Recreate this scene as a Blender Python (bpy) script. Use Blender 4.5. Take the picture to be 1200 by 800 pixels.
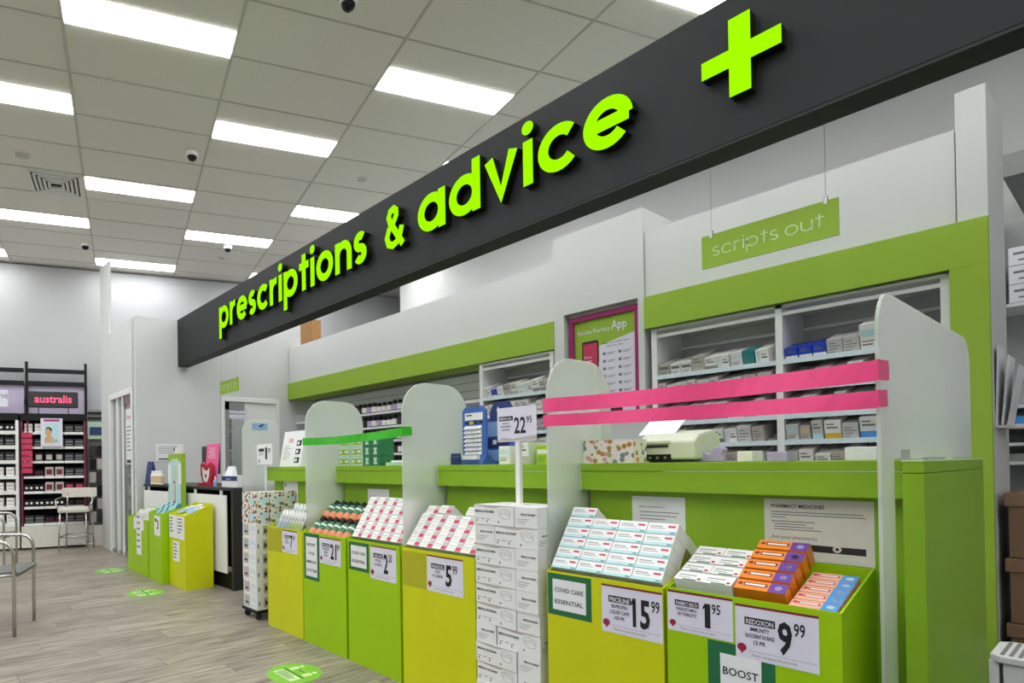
import bpy, math, random
from mathutils import Matrix, Vector
rnd = random.Random(7)
ORD = ['one','two','three','four','five','six','seven','eight','nine','ten','eleven']
for o in list(bpy.data.objects): bpy.data.objects.remove(o)
SC = bpy.context.scene
COL = SC.collection

# ------------------------------------------------------------------ camera
# counter runs along +Y (away), the dispensary lies towards +X, z up; eye height 1.16 m
FPX, CX, CY, ROLL, PITCH, TH, PH = 681.25, 377.70, 539.75, .013967, .0070968, .605524, .330196
EYE = 1.16
def _rot():
    c, s = math.cos(PITCH), math.sin(PITCH); P = Matrix(((1,0,0),(0,c,-s),(0,s,c)))
    c, s = math.cos(ROLL), math.sin(ROLL); return Matrix(((c,-s,0),(s,c,0),(0,0,1))) @ P
RC = _rot()
def to_world(q):   # (right, up, forward) -> world
    return Vector((q[0]*math.cos(TH)+q[2]*math.sin(TH), -q[0]*math.sin(TH)+q[2]*math.cos(TH), q[1]))
cam_d = bpy.data.cameras.new('camera'); cam = bpy.data.objects.new('camera', cam_d); COL.objects.link(cam)
cx_, cy_, cf_ = to_world(RC[0]), to_world(RC[1]), to_world(RC[2])
cam.matrix_world = Matrix(((cx_.x,cy_.x,-cf_.x,0),(cx_.y,cy_.y,-cf_.y,0),(cx_.z,cy_.z,-cf_.z,EYE),(0,0,0,1)))
cam_d.sensor_width = 36; cam_d.lens = FPX*36/1200
cam_d.shift_x = (600-CX)/1200; cam_d.shift_y = (CY-400)/1200
cam_d.clip_start = .02
SC.camera = cam
def at(u, v, X=None, Y=None, Z=None):     # point on the pixel's ray where it meets a plane of the place
    d = to_world(RC.transposed() @ Vector(((u-CX)/FPX, -(v-CY)/FPX, 1)))
    t = X/d.x if X is not None else Y/d.y if Y is not None else (Z-EYE)/d.z
    return Vector((d.x*t, d.y*t, EYE+d.z*t))

# ------------------------------------------------------------------ world, exposure
w = bpy.data.worlds.new('world'); SC.world = w; w.use_nodes = True
w.node_tree.nodes['Background'].inputs[0].default_value = (.9,.95,1,1)
w.node_tree.nodes['Background'].inputs[1].default_value = .15
SC.view_settings.view_transform = 'Standard'; SC.view_settings.look = 'None'
SC.view_settings.exposure = 0.0; SC.view_settings.gamma = 1; SC.view_settings.use_curve_mapping = False
LIGHT = 16.0       # radiance of the ceiling light diffusers

# ------------------------------------------------------------------ materials
def lin(h):
    h = h.lstrip('#'); v = [int(h[i:i+2],16)/255 for i in (0,2,4)]
    return tuple(c/12.92 if c <= .04045 else ((c+.055)/1.055)**2.4 for c in v)+(1,)
MATS = {}
def mat(name, hexc, rough=.5, metal=0, vary=.05, scale=30, rand=0, emit=None, es=0, coat=0, bump=0, spec=.5):
    m = bpy.data.materials.new(name); m.use_nodes = True; nt = m.node_tree; b = nt.nodes['Principled BSDF']
    c = lin(hexc)
    tc = nt.nodes.new('ShaderNodeTexCoord'); nz = nt.nodes.new('ShaderNodeTexNoise'); nz.inputs['Scale'].default_value = scale
    nz.inputs['Detail'].default_value = 3
    nt.links.new(tc.outputs['Object'], nz.inputs['Vector'])
    mr = nt.nodes.new('ShaderNodeMapRange'); mr.inputs['From Min'].default_value = .3; mr.inputs['From Max'].default_value = .7
    mr.inputs['To Min'].default_value = 1-vary; mr.inputs['To Max'].default_value = 1+vary
    nt.links.new(nz.outputs['Fac'], mr.inputs['Value'])
    hsv = nt.nodes.new('ShaderNodeHueSaturation'); hsv.inputs['Color'].default_value = c
    val = mr.outputs[0]
    if rand:
        oi = nt.nodes.new('ShaderNodeObjectInfo'); m2 = nt.nodes.new('ShaderNodeMapRange')
        m2.inputs['To Min'].default_value = 1-rand; m2.inputs['To Max'].default_value = 1+rand
        nt.links.new(oi.outputs['Random'], m2.inputs['Value'])
        mm = nt.nodes.new('ShaderNodeMath'); mm.operation = 'MULTIPLY'
        nt.links.new(val, mm.inputs[0]); nt.links.new(m2.outputs[0], mm.inputs[1]); val = mm.outputs[0]
    nt.links.new(val, hsv.inputs['Value']); nt.links.new(hsv.outputs[0], b.inputs['Base Color'])
    b.inputs['Roughness'].default_value = rough; b.inputs['Metallic'].default_value = metal
    b.inputs['Specular IOR Level'].default_value = spec
    if coat: b.inputs['Coat Weight'].default_value = coat
    if emit:
        b.inputs['Emission Color'].default_value = lin(emit); b.inputs['Emission Strength'].default_value = es
    if bump:
        bp = nt.nodes.new('ShaderNodeBump'); bp.inputs['Strength'].default_value = bump; bp.inputs['Distance'].default_value = .002
        nt.links.new(nz.outputs['Fac'], bp.inputs['Height']); nt.links.new(bp.outputs[0], b.inputs['Normal'])
    MATS[name] = m; return m
def M(n): return MATS[n]
mat('wall_white', '#d2d4d2', .75, vary=.015, scale=2)
mat('wall_grey', '#bcbcbd', .8, vary=.02, scale=2)
mat('ceiling_tile', '#e9e6dc', .9, vary=.05, scale=90, bump=.3)
mat('ceiling_bar', '#c8c6be', .6, vary=.02)
mat('sign_black', '#232527', .6, vary=.05, scale=8, spec=.3)
mat('sign_under', '#161613', .6)
mat('letter_face', '#1a2a00', .6, emit='#a6ff00', es=1.0, vary=.01, spec=0)
mat('letter_side', '#101208', .4)
mat('green', '#8cb622', .45, vary=.03, scale=6, spec=.35)
mat('green_fascia', '#97b83a', .5, vary=.02, scale=6, spec=.3)
mat('bin_green', '#a0ca08', .38, vary=.03, scale=5, spec=.3)
mat('bin_yellow', '#cfd412', .38, vary=.03, scale=5, spec=.3)
mat('white', '#eeeeec', .5, vary=.02)
mat('offwhite', '#dedcd2', .55, vary=.03)
mat('paper', '#eeeef0', .6, vary=.02)
mat('card_lilac', '#e2dfee', .5, vary=.02)
mat('ink', '#141416', .6)
mat('ink_grey', '#77777a', .6)
mat('strip_red', '#7c1e34', .5)
mat('emblem', '#9a1c40', .5)
mat('dark_green', '#1c6b3f', .5, vary=.04)
mat('pink_tape', '#ff4f8e', .35, vary=.06, scale=25)
mat('green_tape', '#3fc022', .3, vary=.1, scale=25)
mat('chrome', '#c6c4c0', .22, 1, vary=.03)
mat('alu', '#b4b4b2', .35, .9, vary=.03)
mat('black', '#0e0e0e', .5, vary=.1, spec=.3)
mat('charcoal', '#2b2b2c', .4, vary=.08)
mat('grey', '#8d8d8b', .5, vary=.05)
mat('seat_grey', '#6f6f6c', .6, vary=.06)
mat('seat_cream', '#d8d4c8', .55, vary=.04)
mat('brown_box', '#7d5f48', .7, vary=.06, scale=12)
mat('brown_lid', '#c9ab88', .7, vary=.05)
mat('cardboard', '#a5794a', .75, vary=.07, scale=10)
mat('magenta', '#a3216b', .4, vary=.03)
mat('maroon', '#74203f', .45, vary=.06)
mat('hot_pink', '#f2669f', .5, vary=.04)
mat('red', '#b81d3a', .4, vary=.06)
mat('sign_text_pink', '#ff5f8a', .4, emit='#ff4a78', es=.5)
mat('lilac_wall', '#cfc3dc', .7, vary=.03)
mat('pale_green', '#bcd8c0', .6)
mat('navy', '#22336f', .45, vary=.06)
mat('blue', '#3f66b8', .4, vary=.05)
mat('light_blue', '#8fb2dd', .45, vary=.05)
mat('royal', '#2346c8', .4, vary=.05)
mat('teal', '#2f8f96', .4, vary=.06)
mat('aqua', '#bfe2e6', .45, vary=.05)
mat('orange', '#f08a1c', .4, vary=.05)
mat('peach', '#f0b79a', .45, vary=.05)
mat('purple', '#6b3a96', .4, vary=.08)
mat('sky', '#4e9be0', .4, vary=.06)
mat('salmon', '#e69064', .45, vary=.06)
mat('bottle_green', '#2d7a4e', .4, vary=.05)
mat('bottle_dark', '#24161b', .3, vary=.1)
mat('beige', '#d8bf95', .5, vary=.06)
mat('yellow', '#d9b640', .45, vary=.05)
mat('rose', '#c8345a', .45, vary=.06)
mat('taupe', '#c0b8b2', .5, vary=.05)
mat('shelf_white', '#e9eaea', .45, vary=.02)
mat('rail_blue', '#d5e4ea', .4, vary=.05, scale=60)
mat('carton', '#efede9', .55, vary=.05, rand=.1)
mat('carton_grey', '#d2d0cc', .55, vary=.06, rand=.12)
mat('printer', '#d6dac4', .4, vary=.02)
mat('lavender', '#b4a6cf', .4, vary=.04)
mat('kick_black', '#191816', .5)
mat('skin', '#d8a878', .6, vary=.06)
mat('vent_dark', '#2f2f2d', .7)
mat('light_frame', '#e8e8e4', .4)
mat('light_on', '#ffffff', .4, emit='#fbfdff', es=LIGHT, vary=0)
mat('decal_green', '#7fc23e', .35, vary=.05)
mat('decal_light', '#cfe9b0', .4, vary=.05)
mat('pocket', '#b4b31e', .25, vary=.04)
mat('leaf', '#3f7a34', .5, vary=.15)
mat('rubber', '#2a2a2a', .7)

def frosted():
    m = bpy.data.materials.new('frosted_acrylic'); m.use_nodes = True; nt = m.node_tree; b = nt.nodes['Principled BSDF']
    nz = nt.nodes.new('ShaderNodeTexNoise'); nz.inputs['Scale'].default_value = 60
    mr = nt.nodes.new('ShaderNodeMapRange'); mr.inputs['To Min'].default_value = .42; mr.inputs['To Max'].default_value = .5
    nt.links.new(nz.outputs['Fac'], mr.inputs['Value']); nt.links.new(mr.outputs[0], b.inputs['Roughness'])
    b.inputs['Base Color'].default_value = lin('#f4f8f4'); b.inputs['Transmission Weight'].default_value = 1
    b.inputs['IOR'].default_value = 1.15
    df = nt.nodes.new('ShaderNodeBsdfDiffuse'); df.inputs['Color'].default_value = lin('#eef2ee')
    tr = nt.nodes.new('ShaderNodeBsdfTranslucent'); tr.inputs['Color'].default_value = lin('#eef2ee')
    m1 = nt.nodes.new('ShaderNodeMixShader'); m1.inputs[0].default_value = .5
    nt.links.new(df.outputs[0], m1.inputs[1]); nt.links.new(tr.outputs[0], m1.inputs[2])
    m2 = nt.nodes.new('ShaderNodeMixShader'); m2.inputs[0].default_value = .42
    nt.links.new(b.outputs[0], m2.inputs[1]); nt.links.new(m1.outputs[0], m2.inputs[2])
    nt.links.new(m2.outputs[0], nt.nodes['Material Output'].inputs['Surface'])
    MATS['frosted'] = m
frosted()
def glass():
    m = bpy.data.materials.new('clear_glass'); m.use_nodes = True; nt = m.node_tree; b = nt.nodes['Principled BSDF']
    nz = nt.nodes.new('ShaderNodeTexNoise'); nz.inputs['Scale'].default_value = 3
    mr = nt.nodes.new('ShaderNodeMapRange'); mr.inputs['To Min'].default_value = .02; mr.inputs['To Max'].default_value = .06
    nt.links.new(nz.outputs['Fac'], mr.inputs['Value']); nt.links.new(mr.outputs[0], b.inputs['Roughness'])
    b.inputs['Base Color'].default_value = lin('#eef4f0'); b.inputs['Transmission Weight'].default_value = .95; b.inputs['IOR'].default_value = 1.3
    MATS['glass'] = m
glass()
def plank_mat():
    m = bpy.data.materials.new('vinyl_plank'); m.use_nodes = True; nt = m.node_tree; b = nt.nodes['Principled BSDF']
    tc = nt.nodes.new('ShaderNodeTexCoord'); oi = nt.nodes.new('ShaderNodeObjectInfo')
    mp = nt.nodes.new('ShaderNodeMapping'); mp.inputs['Scale'].default_value = (2.2, 26, 1)
    off = nt.nodes.new('ShaderNodeVectorMath'); off.operation = 'ADD'
    sc = nt.nodes.new('ShaderNodeVectorMath'); sc.operation = 'SCALE'; sc.inputs['Scale'].default_value = 1.0
    cmb = nt.nodes.new('ShaderNodeCombineXYZ'); mu = nt.nodes.new('ShaderNodeMath'); mu.operation = 'MULTIPLY'; mu.inputs[1].default_value = 90
    nt.links.new(oi.outputs['Random'], mu.inputs[0]); nt.links.new(mu.outputs[0], cmb.inputs['X']); nt.links.new(mu.outputs[0], cmb.inputs['Z'])
    nt.links.new(tc.outputs['Object'], mp.inputs['Vector']); nt.links.new(mp.outputs[0], off.inputs[0]); nt.links.new(cmb.outputs[0], off.inputs[1])
    nz = nt.nodes.new('ShaderNodeTexNoise'); nz.inputs['Scale'].default_value = 1.6; nz.inputs['Detail'].default_value = 6; nz.inputs['Roughness'].default_value = .65
    nt.links.new(off.outputs[0], nz.inputs['Vector'])
    cr = nt.nodes.new('ShaderNodeValToRGB'); e = cr.color_ramp.elements
    e[0].position = .32; e[0].color = lin('#696056'); e[1].position = .68; e[1].color = lin('#b6ac9e')
    nt.links.new(nz.outputs['Fac'], cr.inputs['Fac'])
    m2 = nt.nodes.new('ShaderNodeMapRange'); m2.inputs['To Min'].default_value = .86; m2.inputs['To Max'].default_value = 1.12
    nt.links.new(oi.outputs['Random'], m2.inputs['Value'])
    hsv = nt.nodes.new('ShaderNodeHueSaturation'); nt.links.new(cr.outputs[0], hsv.inputs['Color']); nt.links.new(m2.outputs[0], hsv.inputs['Value'])
    nt.links.new(hsv.outputs[0], b.inputs['Base Color'])
    b.inputs['Roughness'].default_value = .38
    MATS['plank'] = m
plank_mat()
def tissue_mat(name, base, spots, scale):
    m = bpy.data.materials.new(name); m.use_nodes = True; nt = m.node_tree; b = nt.nodes['Principled BSDF']
    tc = nt.nodes.new('ShaderNodeTexCoord'); vo = nt.nodes.new('ShaderNodeTexVoronoi'); vo.inputs['Scale'].default_value = scale
    nt.links.new(tc.outputs['Object'], vo.inputs['Vector'])
    cr = nt.nodes.new('ShaderNodeValToRGB'); cr.color_ramp.interpolation = 'CONSTANT'
    el = cr.color_ramp.elements; el[0].color = lin(spots[0]); el[1].position = 1/len(spots); el[1].color = lin(spots[1])
    for i in range(2, len(spots)):
        k = el.new(i/len(spots)); k.color = lin(spots[i])
    sp = nt.nodes.new('ShaderNodeSeparateColor'); nt.links.new(vo.outputs['Color'], sp.inputs[0]); nt.links.new(sp.outputs[0], cr.inputs['Fac'])
    mx = nt.nodes.new('ShaderNodeMix'); mx.data_type = 'RGBA'; lt = nt.nodes.new('ShaderNodeMath'); lt.operation = 'LESS_THAN'; lt.inputs[1].default_value = .42
    nt.links.new(vo.outputs['Distance'], lt.inputs[0]); nt.links.new(lt.outputs[0], mx.inputs['Factor'])
    mx.inputs['A'].default_value = lin(base); nt.links.new(cr.outputs[0], mx.inputs['B']); nt.links.new(mx.outputs['Result'], b.inputs['Base Color'])
    b.inputs['Roughness'].default_value = .5; MATS[name] = m
tissue_mat('tissue_print', '#ece8de', ['#7d3a26','#4d7b78','#b98c52','#e3ddd0','#6c8f8a','#46403a'], 32)
tissue_mat('owl_print', '#f1ece2', ['#b4883a','#8d9a8a','#d88a66','#a8a436','#d99fa8','#7f8f95'], 38)

# ------------------------------------------------------------------ mesh builder
class MB:
    def __init__(s): s.v=[]; s.f=[]; s.m=[]
    def add(s, vs, fs, m=0):
        k=len(s.v); s.v += [tuple(p) for p in vs]; s.f += [tuple(i+k for i in f) for f in fs]; s.m += [m]*len(fs); return s
    def box(s, x0,x1,y0,y1,z0,z1, m=0):
        return s.add([(x0,y0,z0),(x1,y0,z0),(x1,y1,z0),(x0,y1,z0),(x0,y0,z1),(x1,y0,z1),(x1,y1,z1),(x0,y1,z1)],
            [(3,2,1,0),(4,5,6,7),(0,1,5,4),(1,2,6,5),(2,3,7,6),(3,0,4,7)], m)
    def prism(s, poly, axis, lo, hi, m=0):       # poly in the two other axes (order x,y,z without axis)
        n=len(poly)
        def P(a,b,h): return (h,a,b) if axis==0 else (a,h,b) if axis==1 else (a,b,h)
        vs=[P(a,b,lo) for a,b in poly]+[P(a,b,hi) for a,b in poly]
        fs=[tuple(range(n))[::-1], tuple(range(n,2*n))]+[(i,(i+1)%n,n+(i+1)%n,n+i) for i in range(n)]
        return s.add(vs,fs,m)
    def lathe(s, prof, n=16, c=(0,0,0), m=0, axis='z'):
        vs=[];fs=[]
        for r,h in prof:
            for i in range(n):
                a=2*math.pi*i/n; x,y=r*math.cos(a),r*math.sin(a)
                p=(x,y,h) if axis=='z' else (h,x,y) if axis=='x' else (y,h,x)
                vs.append((c[0]+p[0],c[1]+p[1],c[2]+p[2]))
        for j in range(len(prof)-1):
            for i in range(n): fs.append((j*n+i,j*n+(i+1)%n,(j+1)*n+(i+1)%n,(j+1)*n+i))
        fs.append(tuple(range(n))[::-1]); fs.append(tuple(range((len(prof)-1)*n,len(prof)*n)))
        return s.add(vs,fs,m)
    def tube(s, pts, r, n=8, m=0):
        pts=[Vector(p) for p in pts]; vs=[];fs=[]; up=None
        for i,p in enumerate(pts):
            t=(pts[min(i+1,len(pts)-1)]-pts[max(i-1,0)]).normalized()
            if up is None: up = Vector((0,0,1)) if abs(t.z)<.9 else Vector((1,0,0))
            a=t.cross(up).normalized(); b=a.cross(t); up=b
            for k in range(n):
                q=2*math.pi*k/n; vs.append(p+a*r*math.cos(q)+b*r*math.sin(q))
        for j in range(len(pts)-1):
            for k in range(n): fs.append((j*n+k,j*n+(k+1)%n,(j+1)*n+(k+1)%n,(j+1)*n+k))
        fs.append(tuple(range(n))[::-1]); fs.append(tuple(range((len(pts)-1)*n,len(pts)*n)))
        return s.add(vs,fs,m)
    def plate(s, fr, x0,x1,y0,y1, t=.0006, m=0):   # thin card in a face frame
        P=fr; return s.add([P(x0,y0,0),P(x1,y0,0),P(x1,y1,0),P(x0,y1,0),P(x0,y0,t),P(x1,y0,t),P(x1,y1,t),P(x0,y1,t)],
            [(3,2,1,0),(4,5,6,7),(0,1,5,4),(1,2,6,5),(2,3,7,6),(3,0,4,7)], m)
    def poly(s, fr, pts, t=.0006, m=0):
        n=len(pts); vs=[fr(a,b,0) for a,b in pts]+[fr(a,b,t) for a,b in pts]
        return s.add(vs,[tuple(range(n))[::-1],tuple(range(n,2*n))]+[(i,(i+1)%n,n+(i+1)%n,n+i) for i in range(n)],m)
    def text(s, fr, body, x, y, size, sx=1, bold=0, align='L', z=.0008, m=0, fit=None):
        vs,fs = text_mesh(body,bold)
        if not vs: return s
        lo=min(v[0] for v in vs); hi=max(v[0] for v in vs)
        if fit: sx = fit/((hi-lo)*size)
        wd=(hi-lo)*size*sx; ox = x-(wd/2 if align=='C' else wd if align=='R' else 0)
        return s.add([fr(ox+(v[0]-lo)*size*sx, y+v[1]*size, z) for v in vs], fs, m)
    def build(s, name, mats, parent=None, loc=(0,0,0), rotz=0, rot=None, bevel=0, smooth=False):
        me=bpy.data.meshes.new(name); me.from_pydata(s.v,[],s.f)
        if not isinstance(mats,(list,tuple)): mats=[mats]
        for x in mats: me.materials.append(M(x) if isinstance(x,str) else x)
        me.polygons.foreach_set('material_index', s.m)
        if smooth: me.polygons.foreach_set('use_smooth',[True]*len(s.f))
        me.update(); return link(name, me, parent, loc, rotz, rot, bevel)
def link(name, me, parent=None, loc=(0,0,0), rotz=0, rot=None, bevel=0):
    o=bpy.data.objects.new(name, me); COL.objects.link(o); o.location=loc
    o.rotation_euler = rot if rot is not None else (0,0,rotz)
    if parent: o.parent=parent
    if bevel:
        b=o.modifiers.new('bevel','BEVEL'); b.width=bevel; b.segments=2; b.limit_method='ANGLE'
    return o
_tc={}
def text_mesh(body, bold=0):
    k=(body,bold)
    if k in _tc: return _tc[k]
    cu=bpy.data.curves.new('lettering','FONT'); cu.body=body; cu.size=1; cu.resolution_u=2; cu.offset=bold
    o=bpy.data.objects.new('lettering',cu); COL.objects.link(o)
    dg=bpy.context.evaluated_depsgraph_get(); ev=o.evaluated_get(dg); me=ev.to_mesh()
    r=([tuple(v.co) for v in me.vertices],[tuple(p.vertices) for p in me.polygons])
    ev.to_mesh_clear(); bpy.data.objects.remove(o); bpy.data.curves.remove(cu); _tc[k]=r; return r
def face(o, ex=(0,-1,0), ey=(0,0,1), en=(-1,0,0)):
    o,ex,ey,en=map(Vector,(o,ex,ey,en)); return lambda x,y,z=0: tuple(o+ex*x+ey*y+en*z)
def thing(name, label, cat, loc=(0,0,0), rotz=0, group=None, kind=None):
    o=bpy.data.objects.new(name,None); COL.objects.link(o); o.location=loc; o.rotation_euler=(0,0,rotz); o.empty_display_size=.1
    return tag(o,label,cat,group,kind)
def tag(o, label, cat, group=None, kind=None):
    o['label']=label
    if cat: o['category']=cat
    if group: o['group']=group
    if kind: o['kind']=kind
    return o
def struct(name, mb, m, label=None, parent=None, **k):
    o=mb.build(name,m,parent,**k)
    if not parent:
        o['kind']='structure'
        if label: o['label']=label; o['category']=name.split('_')[0]
    return o
def copy_tree(o, loc=None, rotz=None, parent=None):
    c=o.copy(); COL.objects.link(c)
    if parent is not None: c.parent=parent
    if loc is not None: c.location=loc
    if rotz is not None: c.rotation_euler[2]=rotz
    for ch in o.children: copy_tree(ch,parent=c)
    return c
# shop grid (ceiling, far wall) is turned against the counter
DL = TH-PH
GA = Vector((math.sin(DL),math.cos(DL),0)); GB = Vector((math.cos(DL),-math.sin(DL),0))
GROT = math.pi/2-DL          # local +x -> GA, local +y -> -GB
def G(a,b,z=0): return GA*a+GB*b+Vector((0,0,z))

# ================================================================== SETTING
CEIL = 4.308
gz = dict(loc=(0,0,0), rotz=GROT)      # in this frame: x = a, y = -b
struct('floor', MB().box(-3.2,10.1,-7.2,5.2,-.12,-.006), 'charcoal', 'grey wood-look vinyl plank floor of the shop', **gz)
floor = bpy.data.objects['floor']
# floor planks (run across, towards the counter)
pl = MB().box(-.609,.609,-.0895,.0895,-.0055,0).build('plank','plank'); plm = pl.data; bpy.data.objects.remove(pl)
fin = floor.matrix_basis.inverted()
k=0
for j in range(44):
    y=1.62+.18*j
    x=-1.7+ (j*.4717)%1.22
    while x-.609 < 2.95:
        o=link('plank',plm,floor); o.matrix_basis = fin @ Matrix.Translation((x,y,0)); x+=1.22; k+=1
struct('wall_far', MB().box(9.93,10.05,-7.2,5.2,0,CEIL), 'wall_grey', 'tall pale grey end wall of the shop behind the cosmetics shelves', **gz)
struct('wall_right', MB().box(-3.2,10.05,-7.2,-7.05,0,CEIL), 'wall_white', 'outer shop wall behind the dispensary', **gz)
struct('wall_left', MB().box(-3.2,10.05,5.05,5.2,0,CEIL), 'wall_white', 'white side wall of the shop floor', **gz)
struct('wall_behind', MB().box(-3.2,-3.05,-7.05,5.05,0,CEIL), 'wall_white', 'white wall closing the shop behind the viewer', **gz)
# ceiling: slab, grid bars, tiles
ROW=.572; A0=4.412; B0=-.372; BW=1.197
struct('ceiling', MB().box(-3.2,10.05,-7.2,5.2,CEIL+.03,CEIL+.12), 'ceiling_tile', 'suspended mineral tile ceiling in a metal grid', **gz)
ceiling = bpy.data.objects['ceiling']
for i in range(-4,7):
    b=B0+BW*i
    if -5.1<b<7.1: MB().box(-3.05,9.93,-b-.010,-b+.010,CEIL-.003,CEIL+.012).build('grid_bar','ceiling_bar',ceiling)
for r in range(-13,10):
    a=A0+ROW*r
    if -3.05<a<9.9: MB().box(a-.006,a+.006,-7.05,5.05,CEIL-.003,CEIL+.010).build('grid_bar','ceiling_bar',ceiling)
tl = MB().box(0,ROW-.014,-(BW-.022),0,0,.016).build('ceiling_tile','ceiling_tile'); tlm=tl.data; bpy.data.objects.remove(tl)
for i in range(-3,6):
    for r in range(-7,10):
        a=A0+ROW*r+.007; b=B0+BW*i+.011
        if a+ROW-.02>9.93: continue
        link('ceiling_tile',tlm,ceiling,(a,-b,CEIL+.001+rnd.uniform(0,.0015)))
# low partition room and door (end of the counter line)
YW=7.2; XD=2.2
struct('wall_end', MB().box(XD,3.33,YW,YW+.12,0,3.04).box(4.245,7.0,YW,YW+.12,0,3.04).box(3.33,4.245,YW,YW+.12,2.1,3.04), 'wall_white', 'low white partition wall at the end of the counter, under the black sign')
struct('wall_side', MB().box(XD,XD+.12,YW+.12,7.30,0,3.04).box(XD,XD+.12,7.32,8.405,2.19,3.04).box(XD+.001,XD+.119,7.30,7.321,0,3.04), 'wall_white', 'low white partition wall above the sliding door')
struct('wall_column', MB().box(XD-.005,XD+.035,8.41,8.85,0,4.07), 'wall_white', 'slim white column rising past the low partition beside the sliding door', bevel=.004)
d=thing('door_1','white framed glass sliding door in the low partition','door',(XD,7.86,0),kind='structure'); 
MB().box(-.015,.10,-.535,-.475,0,2.18).box(-.015,.10,.475,.535,0,2.18).box(-.015,.10,-.475,.475,2.10,2.18).box(0,.06,-.09,-.03,.0,2.1).box(0,.06,.16,.22,0,2.1).build('door_frame','white',d,bevel=.003)
MB().box(.03,.045,-.475,-.09,.05,2.1).build('door_pane','glass',d); MB().box(.03,.045,-.03,.16,.05,2.1).build('door_pane','glass',d); MB().box(.03,.045,.22,.475,.05,2.1).build('door_pane','glass',d)
MB().box(.0,.06,-.475,-.09,.0,.05).box(0,.06,-.03,.16,0,.05).box(0,.06,.22,.475,0,.05).box(.01,.03,-.475,-.455,.05,2.1).box(.01,.03,-.11,-.09,.05,2.1).box(.01,.03,-.475,-.09,1.98,2.1).build('door_rail','alu',d)
p=MB(); fr=face((.028,-.12,1.92)); p.plate(fr,0,.30,-.72,0,.002,0); p.text(fr,'Priceline',.04,-.13,.08,.8,m=1,z=.003)
for i in range(7): p.plate(fr,.05,.05+.2*rnd.uniform(.6,1),-.24-.05*i,-.225-.05*i,.003,2)
p.plate(fr,.04,.22,-.70,-.66,.003,3)
p.build('door_notice',['paper','rose','ink_grey','charcoal'],d)
# staff doorway in the end wall
d=thing('door_2','grey framed doorway with half glazed panel in the end partition','door',(3.79,YW,0),rotz=math.pi/2,kind='structure')
MB().box(-.012,.09,-.455,-.40,0,2.1).box(-.012,.09,.40,.455,0,2.1).box(-.012,.09,-.40,.40,2.04,2.1).build('door_frame','white',d,bevel=.003)
MB().box(.02,.05,-.40,.10,.0,2.04).build('door_leaf','white',d)
MB().box(.0,.05,.33,.395,0,2.04).box(0,.05,.10,.395,1.93,2.04).build('door_rail','grey',d)
MB().box(.03,.04,.10,.33,.0,1.93).build('door_pane','glass',d)
p=MB(); fr=face((.012,.385,2.0)); p.plate(fr,0,.33,-.19,-.02,.002,0); p.text(fr,'Consult Room',.025,-.08,.05,.7,m=1,z=.003); p.plate(fr,.04,.30,-.13,-.118,.003,1)
p.build('door_notice',['card_lilac','ink_grey'],d)
# shelving seen through the door glass
d=thing('supply_shelf','white open shelf with small items behind the doorway glass','shelf',(3.60,7.78,0),rotz=math.pi/2)
b=MB(); b.box(0,.3,-.19,-.17,0,1.9).box(0,.3,.17,.19,0,1.9); b.build('side_panel','shelf_white',d)
for z in (.05,.45,.8,1.1,1.38,1.65,1.88): MB().box(0,.3,-.17,.17,z,z+.025).build('shelf','shelf_white',d)
for z in (.825,1.125,1.405,1.675):
    y=-.14
    while y<.12:
        w_=rnd.uniform(.05,.09); MB().box(.02,.12,y,y+w_,0,rnd.uniform(.1,.2)).build('carton',rnd.choice(['carton','rose','taupe','carton_grey']),d,loc=(0,0,z)); y+=w_+.02

# dispensary wall (white) above and between the cabinets
struct('wall_dispensary', MB().box(4.415,4.95,2.905,7.19,2.345,2.85).box(4.40,4.95,2.81,2.90,0,3.03).box(4.40,4.95,2.16,2.81,2.37,3.03).box(4.475,4.95,2.16,2.81,0,2.37).box(4.40,4.475,2.16,2.205,0,2.37).box(4.415,4.95,.59,2.155,2.36,2.85).box(4.85,4.95,2.905,7.19,0,2.345).box(4.83,4.95,.59,2.16,0,2.36),
   'wall_white','white dispensary wall above the shelving cabinets')
struct('wall_pier', MB().box(4.405,4.93,.478,.585,0,3.03), 'wall_white', 'white end pier beside the green post, opening to the stock room', bevel=.003)
# green fascia boards
struct('trim_1', MB().box(4.39,4.72,2.90,7.195,2.105,2.34), 'green_fascia', 'long green fascia over the vitamin shelves', bevel=.002)
struct('trim_2', MB().box(4.37,4.40,.476,2.148,2.12,2.355).box(4.37,4.40,.476,.612,0,2.12), 'green_fascia', 'green fascia and post framing the medicine cabinet', bevel=.002)
# slat wall boards under the left fascia
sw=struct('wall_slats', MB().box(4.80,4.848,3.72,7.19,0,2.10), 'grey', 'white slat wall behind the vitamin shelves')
for i in range(15): MB().box(4.788,4.80,3.72,7.19,.78+.088*i,.78+.088*i+.080).build('slat','shelf_white',sw)
# stock room seen past the pier
struct('wall_stock', MB().box(6.6,6.7,-3.4,7.19,0,CEIL), 'wall_white', 'tall white rear wall of the dispensary behind the cabinets')
struct('trim_3', MB().box(5.60,6.58,-2.0,.545,2.90,3.04), 'grey', 'grey lintel over the stock room shelves')

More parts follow.
